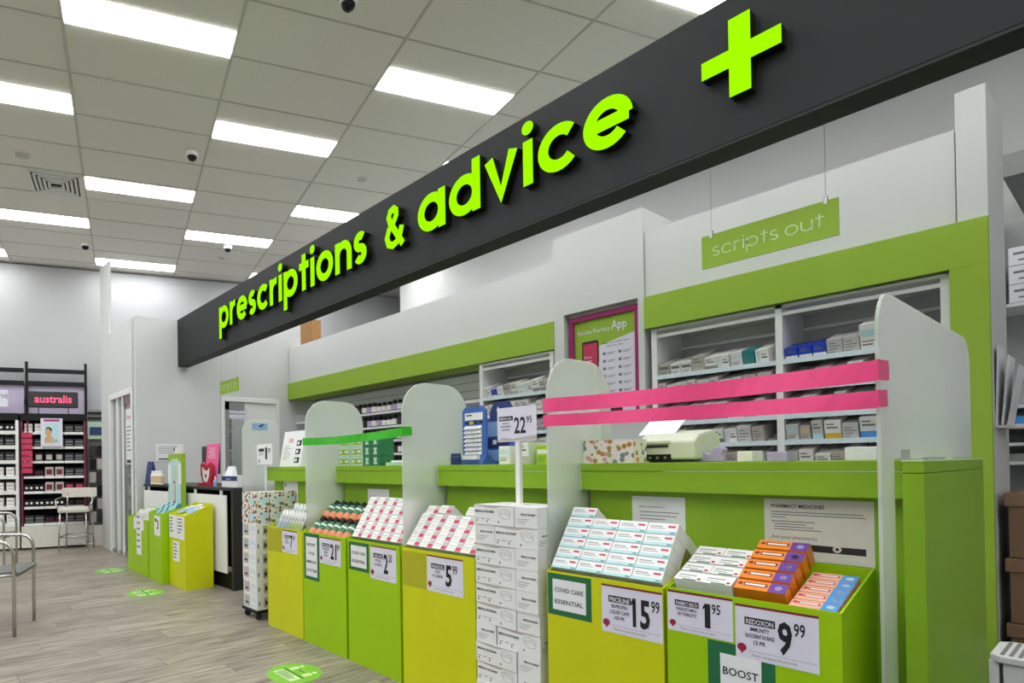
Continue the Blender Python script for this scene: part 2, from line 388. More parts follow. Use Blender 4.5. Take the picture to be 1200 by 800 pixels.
# ================================================================== CEILING FIXTURES
def ceiling_light(a,b,label):
    t=thing('ceiling_light',label,'light',G(a,b,CEIL),rotz=GROT,group='ceiling light panels')
    w2=.136; L=1.165
    MB().box(-w2-.012,w2+.012,-.5825-.012,.5825+.012,.006,.03).build('frame','light_frame',t)
    MB().box(-w2,w2,-.5825,.5825,-.006,.006).build('diffuser','light_on',t)
LL={(0,0):'light panel in line with the vent and the white column panels, nearest the chairs',(0,1):'light panel with the dark air vent beside its end',(0,2):'light panel just above the white column',
 (2,0):'light panel above the word advice on the sign',(2,1):'light panel half hidden by the sign over the word prescriptions',(1,0):'light panel with a dome camera off its near corner',(1,1):'light panel with a dome camera just past its middle',
 (-1,0):'light panel next to the round ceiling speaker',(-1,1):'light panel just past the dark air vent',(-2,2):'light panel over the white edged cosmetics bay',(3,-1):'light panel cut by the sign near the plus symbol'}
for i in range(-4,4):
    bc=B0+BW*(i+.5)
    for k in range(-3,3):
        a = (4.295+2.585*k) if i%2==0 else (5.43+2.59*k)
        if -2.8<a<9.7 and abs(bc)<6.8 and bc>-4.9: ceiling_light(a,bc,LL.get((i,k),'glowing white light panel set in the tile ceiling'))
# dome cameras
for n,(u,v,lab) in enumerate(((225,178,'near the air vent'),(100,285,'nearest the white column'),(267,288,'between the last light panels'),(408,-3,'between two light panels'))):
    p=at(u,v,Z=CEIL); t=thing('dome_camera','white dome camera with black lens on the ceiling, '+('beside two light panels' if n==0 else 'above the white column' if n==1 else 'over the far end of the sign' if n==2 else 'by the long tile bar'),'camera',(p.x,p.y,CEIL-.004),group='ceiling dome cameras')
    MB().lathe([(.062,0),(.062,-.035),(.055,-.045)][::-1],20).build('housing','white',t,smooth=False)
    MB().lathe([(.005,-.086),(.03,-.079),(.044,-.062),(.048,-.044)],16).build('lens','black',t,smooth=True)
for u,v,r,l in ((26,181,.085,'round white ceiling speaker beside the air vent'),(424,210,.06,'small round white sensor disc on a ceiling tile'),(260,302,.06,'small round white sensor disc near the far dome camera')):
    p=at(u,v,Z=CEIL); t=thing('ceiling_speaker' if r>.08 else 'smoke_detector',l,'speaker' if r>.08 else 'detector',(p.x,p.y,CEIL+.004))
    MB().lathe([(r,-.012),(r*1.02,0)],24).build('rim','light_frame',t); MB().lathe([(r*.8,-.016),(r*.8,-.004)],24).build('grille','ceiling_bar',t)
t=thing('air_vent','square dark louvred air vent in the ceiling','vent',G(7.01,-.665,CEIL),rotz=GROT)
MB().box(-.25,.25,-.25,.25,.002,.006).build('backing','vent_dark',t)
for k in range(5):
    r=.25-.045*k; b=MB()
    for s in (-1,1):
        b.box(-r,r,s*r-.013,s*r+.013,-.008-.004*k,.002); b.box(s*r-.013,s*r+.013,-r,r,-.008-.004*k,.002)
    b.build('louvre','light_frame',t)

# ================================================================== BULKHEAD SIGN
W_=.23
def arc(cx,cy,r,a0,a1,n=20,ry=None):
    ry=ry or r
    return [(cx+r*math.cos(math.radians(a0+(a1-a0)*i/n)), cy+ry*math.sin(math.radians(a0+(a1-a0)*i/n))) for i in range(n+1)]
def glyph(ch,t):
    h=t/2; r=.5-h
    O=arc(.5,.5,r,0,360,28)
    if ch=='p': return 1.0,[O,[(h,1.0),(h,-.42)]]
    if ch=='o': return 1.0,[O]
    if ch=='a': return 1.0,[O,[(1-h,1),(1-h,0)]]
    if ch=='d': return 1.0,[O,[(1-h,1.28),(1-h,0)]]
    if ch=='e': return 1.0,[arc(.5,.5,r,2,318,26),[(h,.5),(1-h*.6,.5)]]
    if ch=='c': return .92,[arc(.5,.5,r,42,318,22)]
    if ch=='r': return .58,[[(h,1),(h,0)],arc(h+.36,1-h-.36,.36,180,80,10)]
    if ch=='n': return .9,[[(h,1),(h,0)],arc(.45,1-h-(.45-h),.45-h,180,0,16)+[(.9-h,0)]]
    if ch=='u': return .9,[[(.9-h,1),(.9-h,0)],arc(.45,.45,.45-h,360,180,16)+[(h,1)]]
    if ch=='i': return t,[[(h,1),(h,0)],'dot']
    if ch=='l': return t,[[(h,1.28),(h,0)]]
    if ch=='t': return .62,[[(.3,1.28),(.3,0)],[(0,1-h),(.62,1-h)]]
    if ch=='v': return .95,[[(h*1.05,1),(.475,h*.6),(.95-h*1.05,1)]]
    if ch=='s':
        q=.25-h*.5; return .64,[arc(.32,1-h-q,.32-h,40,265,14,q)+arc(.32,h+q,.32-h,85,-150,14,q)]
    if ch=='&':
        pts=[(.88,0.02),(.28,.84),(.22,1.02),(.30,1.18),(.45,1.22),(.58,1.12),(.58,.98),(.46,.82),(.22,.62),(.12,.40),(.2,.18),(.40,.10),(.60,.16),(.76,.36),(.84,.6)]
        return .95,[pts]
    return .45,[]
def ribbon(mb, fr, pts, t, z0, z1):
    n=len(pts); L=[];R=[]
    closed = math.dist(pts[0],pts[-1])<1e-4
    for i,p in enumerate(pts):
        if closed and i in (0,n-1): q0,q1=pts[-2],pts[1]
        else: q0,q1=pts[max(i-1,0)],pts[min(i+1,n-1)]
        dx,dy=q1[0]-q0[0],q1[1]-q0[1]; l=math.hypot(dx,dy); nx,ny=-dy/l,dx/l
        k=1.0
        if 0<i<n-1 and not closed:
            e0=(p[0]-q0[0],p[1]-q0[1]); e1=(q1[0]-p[0],q1[1]-p[1])
            c=(e0[0]*e1[0]+e0[1]*e1[1])/(math.hypot(*e0)*math.hypot(*e1)); k=min(1.6,1/math.sqrt(max(.2,(1+c)/2)))
        L.append((p[0]+nx*t/2*k,p[1]+ny*t/2*k)); R.append((p[0]-nx*t/2*k,p[1]-ny*t/2*k))
    vs=[];fs=[];ms=[]
    for i in range(n): vs += [fr(*L[i],z0),fr(*R[i],z0),fr(*L[i],z1),fr(*R[i],z1)]
    k=len(mb.v); mb.v+=vs
    for i in range(n-1):
        a,b=4*i+k,4*i+4+k
        for f,m in (((a+2,a+3,b+3,b+2),0),((a,b,b+1,a+1),1),((a,a+2,b+2,b),1),((a+1,b+1,b+3,a+3),1)): mb.f.append(f); mb.m.append(m)
    for a in (k,k+4*(n-1)): mb.f.append((a,a+1,a+3,a+2)); mb.m.append(1)
def glyph_mesh(mb, fr, ch, t, z0, z1):
    w_,st=glyph(ch,t)
    for s in st:
        if s=='dot':
            c=[(t/2+t*.60*math.cos(q*math.pi/8),1.275+t*.60*math.sin(q*math.pi/8)) for q in range(16)]
            n=16; k=len(mb.v); mb.v += [fr(a,b,z1) for a,b in c]+[fr(a,b,z0) for a,b in c]
            mb.f.append(tuple(range(k,k+n))); mb.m.append(0)
            for i in range(n): mb.f.append((k+i,k+(i+1)%n,k+n+(i+1)%n,k+n+i)); mb.m.append(1)
        else: ribbon(mb,fr,s,t,z0,z1)
    return w_
def word_width(wd,t,gap): return sum(glyph(c,t)[0] for c in wd)+gap*(len(wd)-1)
SX=2.74
sign=thing('bulkhead_sign','long black overhead sign reading prescriptions & advice in glowing lime letters','sign',(SX,3.0,2.45))
MB().box(0,.15,-4.2,4.195,.012,.60).build('panel','sign_black',sign,bevel=.002)
MB().box(.002,.148,-4.2,4.193,0,.012).build('soffit','sign_under',sign)
def sign_word(wd, yl, yr, base, xh, t=.235, gap=.13):
    tot=word_width(wd,t,gap); kx=(yl-yr)/tot; x=0
    for c in wd:
        mb=MB(); o=(0,yl-3.0-x*kx,base-2.45)
        fr=(lambda o:lambda gx,gy,gz:(o[0]-gz,o[1]-gx*kx,o[2]+gy*xh))(o)
        g=glyph_mesh(mb,fr,c,t,0.0,.055); mb.build('letter',['letter_face','letter_side'],sign)
        x+=g+gap
sign_word('prescriptions',5.81,3.275,2.640,.24,t=.255,gap=.115)
sign_word('&',3.075,2.875,2.640,.222,t=.22)
sign_word('advice',2.745,1.352,2.640,.24,t=.25)
fr=face((0,.932-3.0,2.767-2.45)); q,r_,p_,h_=.037,.136,.155,.036
MB().poly(fr,[(-q,-p_),(q,-p_),(q,-h_),(r_,-h_),(r_,h_),(q,h_),(q,p_),(-q,p_),(-q,h_),(-r_,h_),(-r_,-h_),(-q,-h_)],.054).build('plus_symbol','letter_side',sign)
fr=face((-.054,.932-3.0,2.767-2.45)); MB().poly(fr,[(-q,-p_),(q,-p_),(q,-h_),(r_,-h_),(r_,h_),(q,h_),(q,p_),(-q,p_),(-q,h_),(-r_,h_),(-r_,-h_),(-q,-h_)],.002).build('plus_face','letter_face',sign)

# hanging signs
def hanging_sign(name,label,words,yl,zb):
    t=thing(name,label,'sign',(3.0,yl-.245,zb))
    MB().box(-.004,.004,-.245,.245,0,.15).build('board','green_fascia',t)
    mb=MB(); tt=.11; gap=.16; tot=sum(word_width(w_,tt,gap) for w_ in words)+.5*(len(words)-1); k=.40/tot; x=0
    for wd in words:
        for c in wd:
            fr=(lambda x0:lambda gx,gy,gz:(-.0045-gz,.20-(x0+gx)*k,.048+gy*k*.95))(x)
            x+=glyph_mesh(mb,fr,c,tt,0,.0015)+gap
        x+=.5-gap
    mb.build('lettering',['decal_light','decal_light'],t)
    for s in (-1,1):
        MB().lathe([(.0012,.16),(.0012,2.92-zb)],6,(0,s*.205,0)).build('wire','alu',t); MB().box(-.108,.004,s*.205-.006,s*.205+.006,2.915-zb,2.925-zb).build('bracket_arm','sign_black',t)
        MB().box(-.008,.008,s*.205-.006,s*.205+.006,.135,.168).build('clip','alu',t)
hanging_sign('hanging_sign','green hanging sign reading scripts out on two thin wires',['scripts','out'],1.205,2.042)
hanging_sign('hanging_sign','small green hanging sign reading script in above the end doorway',['script','in'],6.48,2.025)

# ================================================================== COUNTER
def counter_bay(y0,y1,label,xb=3.1):
    t=thing('counter_unit',label,'counter',(2.36,(y0+y1)/2,0)); h=(y1-y0)/2
    MB().box(.07,.10,-h,h,0,1.035).build('front_panel','green',t)
    MB().box(0,.70,-h,h,1.118,1.150).build('top','green',t,bevel=.0015)
    MB().box(.002,.022,-h,h,1.037,1.116).build('apron','green',t)
    MB().box(.10,.68,-h,-h+.02,0,1.117).build('side_panel','offwhite',t); MB().box(.10,.68,h-.02,h,0,1.117).build('side_panel','offwhite',t)
    MB().box(-.001,.02,h-.0005,h+.003,1.037,1.15).build('edge_strip','decal_light',t)
    return t
counter_bay(.432,1.438,'green pharmacy counter unit between the pink taped screens, with a printer on it')
counter_bay(1.462,2.286,'green pharmacy counter unit behind the mask boxes, with blue displays on it')
counter_bay(2.311,3.244,'green pharmacy counter unit under the green tape, with green cartons on it')
counter_bay(3.269,4.215,'green pharmacy counter unit at the far end, with a leaflet poster on it')
t=thing('counter_gable','green end panel closing the counter beside the stock room opening','counter',(2.30,.40,0))
MB().box(0,.94,-.022,.022,0,1.112).build('panel','green',t,bevel=.001); MB().box(0,.94,-.022,.022,1.114,1.146).build('cap','green',t,bevel=.001)
MB().box(-.002,.942,-.0225,.0235,1.146,1.151).build('edge_strip','decal_light',t)
# frosted acrylic screens between the bays
def screen(y,x0,x1,z1,label,r=.14,z0=0):
    pts=[(x0,z0),(x1,z0)]+[(x1-r+r*math.cos(q*math.pi/16),z1-r+r*math.sin(q*math.pi/16)) for q in range(9)]+[(x0+r+r*math.cos(math.pi/2+q*math.pi/16),z1-r+r*math.sin(math.pi/2+q*math.pi/16)) for q in range(9)]
    o=MB().prism(pts,1,-.004,.004).build('counter_screen','frosted',None,(0,y,0)); return tag(o,label,'screen',group='frosted counter screens')
def screen2(y,x0,x1,z1,label,r=.14,zc=1.155,xc=2.352):       # notched round the counter: front leg to the floor, head above the top
    pts=[(x0,.0),(xc,0),(xc,zc),(x1,zc)]+[(x1-r+r*math.cos(q*math.pi/16),z1-r+r*math.sin(q*math.pi/16)) for q in range(9)]+[(x0+r+r*math.cos(math.pi/2+q*math.pi/16),z1-r+r*math.sin(math.pi/2+q*math.pi/16)) for q in range(9)]
    o=MB().prism(pts,1,-.004,.004).build('counter_screen','frosted',None,(0,y,0)); return tag(o,label,'screen',group='frosted counter screens')
screen(1.45,2.14,2.625,1.602,'frosted acrylic screen beside the mask box stack, pink tape tied to it',.17)
screen(2.2985,2.11,2.617,1.60,'frosted acrylic screen beside the blue displays, green tape end on it',.17)
screen(3.2565,2.119,2.61,1.597,'frosted acrylic screen by the poster stand, green tape start on it',.16)
screen2(.44,2.155,3.48,1.625,'long frosted acrylic screen on the end of the counter',.12,1.155,2.29)
screen(4.85,2.455,2.86,1.60,'frosted acrylic screen with a blue tag by the black desk',.12)
o=MB().box(2.56,2.72,4.838,4.8445,1.50,1.56).build('screen_tag','light_blue'); tag(o,'pale blue paper tag stuck on the frosted screen by the black desk','tag')
o=MB().box(2.63,2.66,4.8365,4.8378,1.525,1.54).box(2.65,2.68,4.8365,4.8378,1.54,1.552).build('print','ink',o)
t=thing('screen_bracket','small metal bracket holding the long screen on the counter end','bracket',(2.36,.43,1.151)); MB().box(-.004,.004,-.012,.004,0,.03).box(-.02,.0,-.012,.004,0,.004).build('clip','alu',t); MB().box(.28,.52,-.008,.008,0,.006).build('rail','grey',t)
# tapes
def tape(label,mname,ya,za,yb,zb,h,xa=2.128,wrap=.11,wz=.016,sag=.01,cat='tape'):
    mb=MB(); n=24; vs=[]; 
    path=[(xa+.03,ya+.0075),(xa-.003,ya+.0075)]
    for i in range(n+1):
        s=i/n; path.append((xa-.004+.004*math.sin(s*9), ya+(yb-ya)*s))
    path+=[(xa-.002,yb-.0075),(xa+wrap*.5,yb-.0078),(xa+wrap,yb-.0075)]
    m=len(path)
    for k,(x,y) in enumerate(path):
        s=min(1,max(0,(k-2)/n)); zc=za+(zb-za)*s-sag*math.sin(math.pi*s)
        if k>n+2: zc+= wz*(k-n-2)/3*.5
        tw=.0025*math.sin(s*14)
        vs+=[(x+tw,y,zc-h/2),(x-tw,y,zc+h/2)]
    fs=[(2*i,2*i+2,2*i+3,2*i+1) for i in range(m-1)]
    mb.add(vs,fs); o=mb.build('barrier_tape',mname); sm=o.modifiers.new('thick','SOLIDIFY'); sm.thickness=.001
    return tag(o,label,cat)
tape('upper bright pink tape stretched between two frosted screens','pink_tape',1.45,1.393,.44,1.394,.056)
tape('lower bright pink tape stretched between two frosted screens','pink_tape',1.45,1.330,.44,1.316,.047,wrap=.09,sag=.004)
tape('bright green tape stretched between two frosted screens','green_tape',3.2565,1.316,2.2985,1.329,.048,xa=2.104,wrap=.07,sag=.012)
# notices on the counter front
def notice(name,label,yl,zt,w_,h_,draw,mats,x=2.4295):
    t=thing(name,label,'notice',(x,yl-w_/2,zt-h_)); fr=face((0,w_/2,h_)); b=MB(); b.plate(fr,0,w_,-h_,0,.001); b.build('sheet',mats[0],t)
    b=MB(); draw(b,face((-.001,w_/2,h_))); b.build('lettering',mats[1:],t); return t
def d1(b,fr):
    b.text(fr,'MEDICAL CONFIDENTIALITY',.03,-.045,.009,bold=.01,fit=.10)
    for i,(x,w_) in enumerate(((.03,.15),(.03,.14),(.03,.10),(.045,.05),(.045,.09),(.045,.07),(.045,.1),(.045,.06),(.045,.08))): b.plate(fr,x,x+w_,-.064-.014*i,-.061-.014*i,.0004,1)
notice('counter_notice','white letter size notice taped on the green counter front',1.254,1.014,.203,.285,d1,['paper','ink_grey','ink_grey'])
def d2(b,fr):
    b.text(fr,'PHARMACY MEDICINES',.02,-.03,.017,bold=.02,fit=.145)
    for i,(x,w_,y) in enumerate(((.02,.24,.043),(.02,.245,.052),(.02,.04,.061),(.02,.12,.075),(.027,.09,.084),(.027,.11,.093),(.027,.13,.102))): b.plate(fr,x,x+w_,-y-.003,-y,.0004,1)
    b.text(fr,'Ask your pharmacist',.02,-.135,.017,fit=.125,m=1)
    b.plate(fr,.02,.265,-.172,-.150,.0004,0); c=[(.195+.011*math.cos(q*math.pi/8),-.158+.011*math.sin(q*math.pi/8)) for q in range(16)]; b.poly(fr,c,.0007,2)
    c=[(.195+.005*math.cos(q*math.pi/8),-.158+.005*math.sin(q*math.pi/8)) for q in range(16)]; b.poly(fr,c,.0009,0)
notice('counter_notice','cream notice headed PHARMACY MEDICINES on the green counter front',.795,1.022,.285,.205,d2,['offwhite','charcoal','ink_grey','offwhite'])
def d3(b,fr):
    for i in range(5): b.plate(fr,.03,.03+.1*rnd.uniform(.5,1),-.05-.02*i,-.046-.02*i,.0004,0)
notice('counter_notice','white sheet on the green counter front behind the pink dotted boxes',2.985,1.0,.21,.20,d3,['paper','ink_grey'])
def d4(b,fr):
    b.text(fr,'R',.02,-.04,.04,bold=.03); 
    for i in range(2): b.plate(fr,.10,.17,-.09-.03*i,-.07-.03*i,.0004,1)
notice('counter_notice','white and pink product notice at the far end of the counter front',4.06,1.03,.21,.19,d4,['paper','ink','rose'])

# ================================================================== CABINETS
SLOPE=math.tan(math.radians(17))
SHZ=[.75,.93,1.10,1.27,1.43,1.60,1.77]
def cabinet(name,label,ys,zt,x0=4.41):
    t=thing(name,label,'cabinet',(x0,(ys[0]+ys[-1])/2,0)); yc=(ys[0]+ys[-1])/2
    D=.39
    for i,y in enumerate(ys):
        MB().box(0,D,y-yc-.018,y-yc+.018,0,zt).build('upright','shelf_white',t)
    MB().box(D,D+.012,ys[0]-yc,ys[-1]-yc,0,zt).build('back_panel','wall_grey',t)
    MB().box(0,D,ys[0]-yc+.018,ys[-1]-yc-.018,zt-.018,zt).build('top_panel','shelf_white',t)
    for a,b in zip(ys[:-1],ys[1:]):
        MB().box(.01,.03,a-yc+.018,b-yc-.018,zt-.065,zt-.042).build('top_rail','shelf_white',t)
        MB().box(D-.02,D-.004,a-yc+.018,b-yc-.018,zt-.12,zt-.10).build('back_rail','shelf_white',t)
        for z in SHZ:
            s=MB().prism([(.004,z-.024),(D,z-.024+SLOPE*(D-.004)),(D,z-.012+SLOPE*(D-.004)),(.004,z-.012)],1,a-yc+.018,b-yc-.018).build('shelf','shelf_white',t)
            MB().box(-.004,.003,a-yc+.018,b-yc-.018,z-.026,z+.004).build('price_rail','rail_blue',s)
    return t
cabinet('medicine_cabinet','white two bay medicine cabinet in the green frame, full of cartons',[.633,1.350,2.098],2.114)
cabinet('medicine_cabinet','white single bay medicine cabinet under the long green fascia',[2.935,3.690],2.10)
# carton meshes
def carton_mesh(w_,d_,h_,body,band,kind):
    b=MB().box(0,d_,0,w_,0,h_,0); fr=face((-.0002,w_,0))
    if kind==0: b.plate(fr,w_*.08,w_*.92,h_*.55,h_*.8,.0004,1); b.plate(fr,w_*.1,w_*.7,h_*.2,h_*.26,.0004,2); b.plate(fr,w_*.1,w_*.8,h_*.34,h_*.38,.0004,2)
    if kind==1: b.plate(fr,0,w_,0,h_*.35,.0004,1); b.plate(fr,w_*.12,w_*.8,h_*.6,h_*.68,.0004,2); b.plate(fr,w_*.12,w_*.6,h_*.78,h_*.84,.0004,2)
    if kind==2: b.plate(fr,w_*.1,w_*.35,h_*.1,h_*.9,.0004,1); b.plate(fr,w_*.45,w_*.9,h_*.4,h_*.5,.0004,2); b.plate(fr,w_*.45,w_*.8,h_*.62,h_*.68,.0004,2)
    if kind==3:
        for q in range(4): b.plate(fr,w_*.12,w_*(.5+.35*((q*37)%5)/4),h_*(.16+.18*q),h_*(.21+.18*q),.0004,2)
    o=b.build('carton',[body,band,'ink_grey']); me=o.data; bpy.data.objects.remove(o); return me
BANDS=['rail_blue','ink_grey','aqua','rose','teal','navy','taupe','beige','grey','lavender']
CM=[]
for i in range(22):
    w_=.042+.036*rnd.random(); h_=.08+.042*rnd.random(); d_=.18+.09*rnd.random()
    CM.append((w_,d_,h_,carton_mesh(w_,d_,h_,rnd.choice(['carton','carton','carton','carton_grey','taupe']),rnd.choice(BANDS),rnd.randrange(4))))
SPEC={k:(w_,d_,h_,carton_mesh(w_,d_,h_,b_,n_,q)) for k,w_,d_,h_,b_,n_,q in (
 ('blue',.062,.17,.075,'royal','white',1),('teal',.06,.15,.1,'teal','white',3),('white_tall',.075,.14,.15,'white','aqua',0),('yellow',.075,.15,.115,'carton','yellow',1),('lightblue',.08,.15,.125,'carton','sky',1),('navy',.1,.15,.09,'navy','white',0),('green',.07,.14,.09,'bin_green','white',0))}
def place_carton(me,label,cat,loc,group,rz=0,name='medicine_carton'):
    o=link(name,me,None,loc,rot=(0,-math.radians(17),rnd.uniform(-.01,.01))); return tag(o,label,cat,group)
def fill_row(y0,y1,z,hmax,label,group,x0=4.412,special=()):
    y=y1-.004; k=0
    while True:
        if special and k in dict(special): w_,d_,h_,me=SPEC[dict(special)[k]]
        else:
            c=[q for q in CM if q[2]<hmax+.01]; w_,d_,h_,me=rnd.choice(c)
        if y-w_<y0+.003: break
        nm = dict(special).get(k) if special else None
        lab = label if not nm else {'blue':'bright blue topped medicine carton','teal':'teal fronted medicine carton','white_tall':'tall white medicine carton','yellow':'yellow banded medicine carton','lightblue':'sky blue banded medicine carton','navy':'navy blue medicine carton','green':'lime green medicine carton'}[nm]+' '+label.split('carton ',1)[1]
        place_carton(me,lab,'carton',(x0+.03,y-w_,z-.0105+SLOPE*.026),group if not nm else group+', '+nm)
        y-=w_+rnd.uniform(.004,.010); k+=1
RN={1.77:'top',1.60:'second',1.43:'third',1.27:'fourth',1.10:'fifth'}
for z in (1.77,1.60,1.43,1.27,1.10):
    hm=.125 if z==1.77 else .115
    fill_row(1.37,2.078,z,hm,'pale medicine carton on the %s shelf, bay by the poster, green framed cabinet'%RN[z],'cartons, poster bay, %s shelf'%RN[z],special=((7,'teal'),(9,'white_tall')) if z==1.77 else ())
    fill_row(.653,1.33,z,hm,'pale medicine carton on the %s shelf, bay by the green post, framed cabinet'%RN[z],'cartons, post bay, %s shelf'%RN[z],special={1.77:((0,'blue'),(1,'blue'),(2,'blue'),(5,'white_tall'),(6,'navy')),1.27:((3,'yellow'),(5,'lightblue'))}.get(z,()))
    fill_row(2.955,3.67,z,hm,'pale medicine carton on the %s shelf of the single bay cabinet'%RN[z],'cartons, single bay, %s shelf'%RN[z],special=((1,'blue'),) if z==1.77 else ())
# vitamin shelves (left)
vs_=thing('vitamin_shelving','open white shelving of dark vitamin bottles under the long fascia','shelf',(4.50,5.45,0))
VZ=[1.12,1.285,1.44,1.605,1.775]
for z in VZ:
    s=MB().box(0,.285,-1.73,1.73,z-.018,z).build('shelf','shelf_white',vs_); MB().box(-.006,-.0005,-1.73,1.73,z-.022,z+.004).build('price_rail','shelf_white',s)
for y in (-1.735,-.6,.6,1.735): MB().box(.02,.285,y-.004,y+.004,.3,1.9).build('bracket','shelf_white',vs_)
def bottle_mesh(body,label,cap,r,h):
    b=MB().lathe([(r*.9,0),(r,.004),(r,h*.12)],12,m=0).lathe([(r*1.01,h*.12),(r*1.01,h*.62)],12,m=1).lathe([(r,h*.62),(r,h*.7),(r*.6,h*.78)],12,m=0).lathe([(r*.66,h*.78),(r*.66,h*.99),(r*.6,h)],12,m=2)
    o=b.build('bottle',[body,label,cap]); me=o.data; bpy.data.objects.remove(o); return me
VB=[bottle_mesh('bottle_dark','carton',c,r,h) for c,r,h in (('black',.042,.126),('black',.038,.118),('black',.043,.128))]+[bottle_mesh('bottle_dark','charcoal','black',.042,.127),bottle_mesh('bottle_dark','lavender','black',.04,.127),bottle_mesh('bottle_dark','bottle_dark','black',.04,.13)]
SN={1.12:'lowest',1.285:'fourth',1.44:'third',1.605:'second',1.775:'top'}
for z in VZ:
    y=6.35
    while y>4.45:
        if min(abs(y-4.85),abs(y-6.05))<.05: y-=.02; continue
        o=link('vitamin_bottle',rnd.choice(VB),None,(4.545,y,z+.0003)); tag(o,'dark vitamin bottle with a black cap on the %s shelf of the vitamin shelving'%SN[z],'bottle','vitamin bottles, %s shelf'%SN[z]); y-=rnd.uniform(.088,.098)
# wall poster
t=thing('wall_poster','magenta framed app poster in the white wall recess between the cabinets','poster',(4.474,2.505,1.50)); hw=.285
MB().box(-.03,0,-hw,hw,0,.03).box(-.03,0,-hw,hw,.80,.842).box(-.03,0,-hw,-hw+.035,.03,.80).box(-.03,0,hw-.035,hw,.03,.80).build('frame','magenta',t,bevel=.003)
fr=face((-.006,hw-.035,.80)); W=2*hw-.07
MB().plate(fr,0,W,-.77,0,.002).build('sheet','green_fascia',t)
fr=face((-.008,hw-.035,.80)); b=MB()
b.poly(fr,[(W*.42,-.22),(W,-.155),(W,-.77),(.0,-.77),(0,-.58),(W*.1,-.42),(W*.34,-.42),(W*.42,-.34)],.001,0)
b.text(fr,'Priceline Pharmacy',.03,-.11,.05,fit=.27,m=0); b.text(fr,'App',.31,-.11,.10,fit=.12,m=0,bold=.01)
b.poly(fr,[(.07,-.17),(.19,-.17),(.205,-.185),(.205,-.46),(.065,-.46),(.065,-.185)],.0022,1); b.plate(fr,.075,.195,-.45,-.19,.003,2)
b.text(fr,'More',.085,-.31,.03,m=0,z=.004); b.plate(fr,.085,.15,-.335,-.328,.0036,0); b.plate(fr,.085,.13,-.35,-.343,.0036,0)
b.text(fr,'Make your health easier',.24,-.215,.022,fit=.21,m=1,z=.0015); b.text(fr,'with the app',.27,-.24,.02,fit=.13,m=1,z=.0015)
for i in range(6):
    for j in range(2):
        x=.24+.125*j; y=-.29-.06*i; b.plate(fr,x,x+.022,y-.012,y+.010,.002,3); b.plate(fr,x+.035,x+.10,y,y+.004,.002,3); b.plate(fr,x+.035,x+.085,y-.010,y-.006,.002,3)
b.poly(fr,[(.30,-.62),(.38,-.62),(.39,-.63),(.39,-.76),(.29,-.76),(.29,-.63)],.0022,1)
b.build('print',['card_lilac','ink','rose','ink_grey'],t)

# ================================================================== DUMP BINS
def price_tag(par,x,yl,zt,w_,h_,name,lines,price,cents,strip=True,font=.5):
    fr=face((x,yl,zt)); t=MB().plate(fr,0,w_,-h_,0,.0012,0)
    if strip: t.plate(fr,0,w_,-.007,0,.0016,1)
    o=t.build('price_tag',['card_lilac','strip_red'],par)
    fr=face((x-.0012,yl,zt)); b=MB(); s=w_
    b.plate(fr,s*.12,s*.50,-h_*.36,-h_*.22,.0004,0); b.text(fr,name,s*.14,-h_*.34,h_*.13,bold=.02,m=1,fit=s*.34)
    for i,l in enumerate(lines): b.text(fr,l,s*.31,-h_*(.47+.12*i),h_*.105,bold=.02,align='C',fit=min(s*.36,s*.03*len(l)))
    big=h_*.78; wd=s*(.085 if price=='1' else .28 if len(price)>1 else .17); xo=s*.06 if price=='1' else 0
    b.text(fr,price,s*.53+xo,-h_*.76,big,bold=.03,fit=wd); b.text(fr,cents,s*.55+wd+xo,-h_*.42,big*.42,bold=.015,fit=s*.13)
    if price[0]=='1':
        x1=s*.53+xo+(.002 if len(price)>1 else .001); b.poly(fr,[(x1,-h_*.76+big*.70),(x1-s*.035,-h_*.76+big*.60),(x1-s*.035,-h_*.76+big*.52),(x1,-h_*.76+big*.58)],.0008,0)
    b.plate(fr,s*.16,s*.98,-h_*.845,-h_*.84,.0003,2); b.text(fr,"There's no place like priceline",s*.2,-h_*.93,h_*.065,fit=s*.55,m=2)
    b.build('lettering',['ink','card_lilac','ink_grey'],o)
    c=[(s*.08+h_*.075*math.cos(q*math.pi/8),-h_*.8+h_*.075*math.sin(q*math.pi/8)) for q in range(-3,12)]+[(s*.08,-h_*.92)]
    MB().poly(fr,c,.0006).build('emblem','emblem',o)
    return o
def message_card(par,x,yl,zt,w_,h_,lines,bw=.02,size=.02,aw=None):
    fr=face((x,yl,zt)); o=MB().plate(fr,0,w_,-h_,0,.001,0).build('message_card','dark_green',par)
    fr=face((x-.001,yl,zt)); MB().plate(fr,bw,w_-bw,-h_+bw,-bw,.0006).build('sheet','paper',o)
    fr=face((x-.0016,yl,zt)); b=MB(); n=len(lines); hh=(h_-2*bw)/(n+.6)
    for i,l in enumerate(lines): b.text(fr,l,w_/2,-bw-hh*(i+1.05),size,align='C',bold=.012,fit=min((w_-2*bw)*.86,size*.72*len(l)))
    b.build('lettering','ink',o)
def dump_bin(label,yl,yr,mname,xf=2.087,dep=.335,hf=.722,hb=.82,wall=.006,floor_f=.60,floor_b=.72):
    w_=yl-yr; t=thing('dump_bin',label,'display bin',(xf,(yl+yr)/2,0)); h=w_/2
    MB().box(0,wall,-h,h,0,hf).build('front_panel',mname,t)
    MB().box(dep-wall,dep,-h,h,0,hb).build('back_panel',mname,t)
    for s in (-1,1):
        y0,y1=(h-wall,h) if s>0 else (-h,-h+wall)
        MB().prism([(wall,0),(dep-wall,0),(dep-wall,hb),(wall,hf)],1,y0,y1).build('side_panel',mname,t)
    MB().prism([(wall,floor_f-.008),(dep-wall,floor_b-.008),(dep-wall,floor_b),(wall,floor_f)],1,-h+wall,h-wall).build('inner_tray',mname,t)
    return t,h
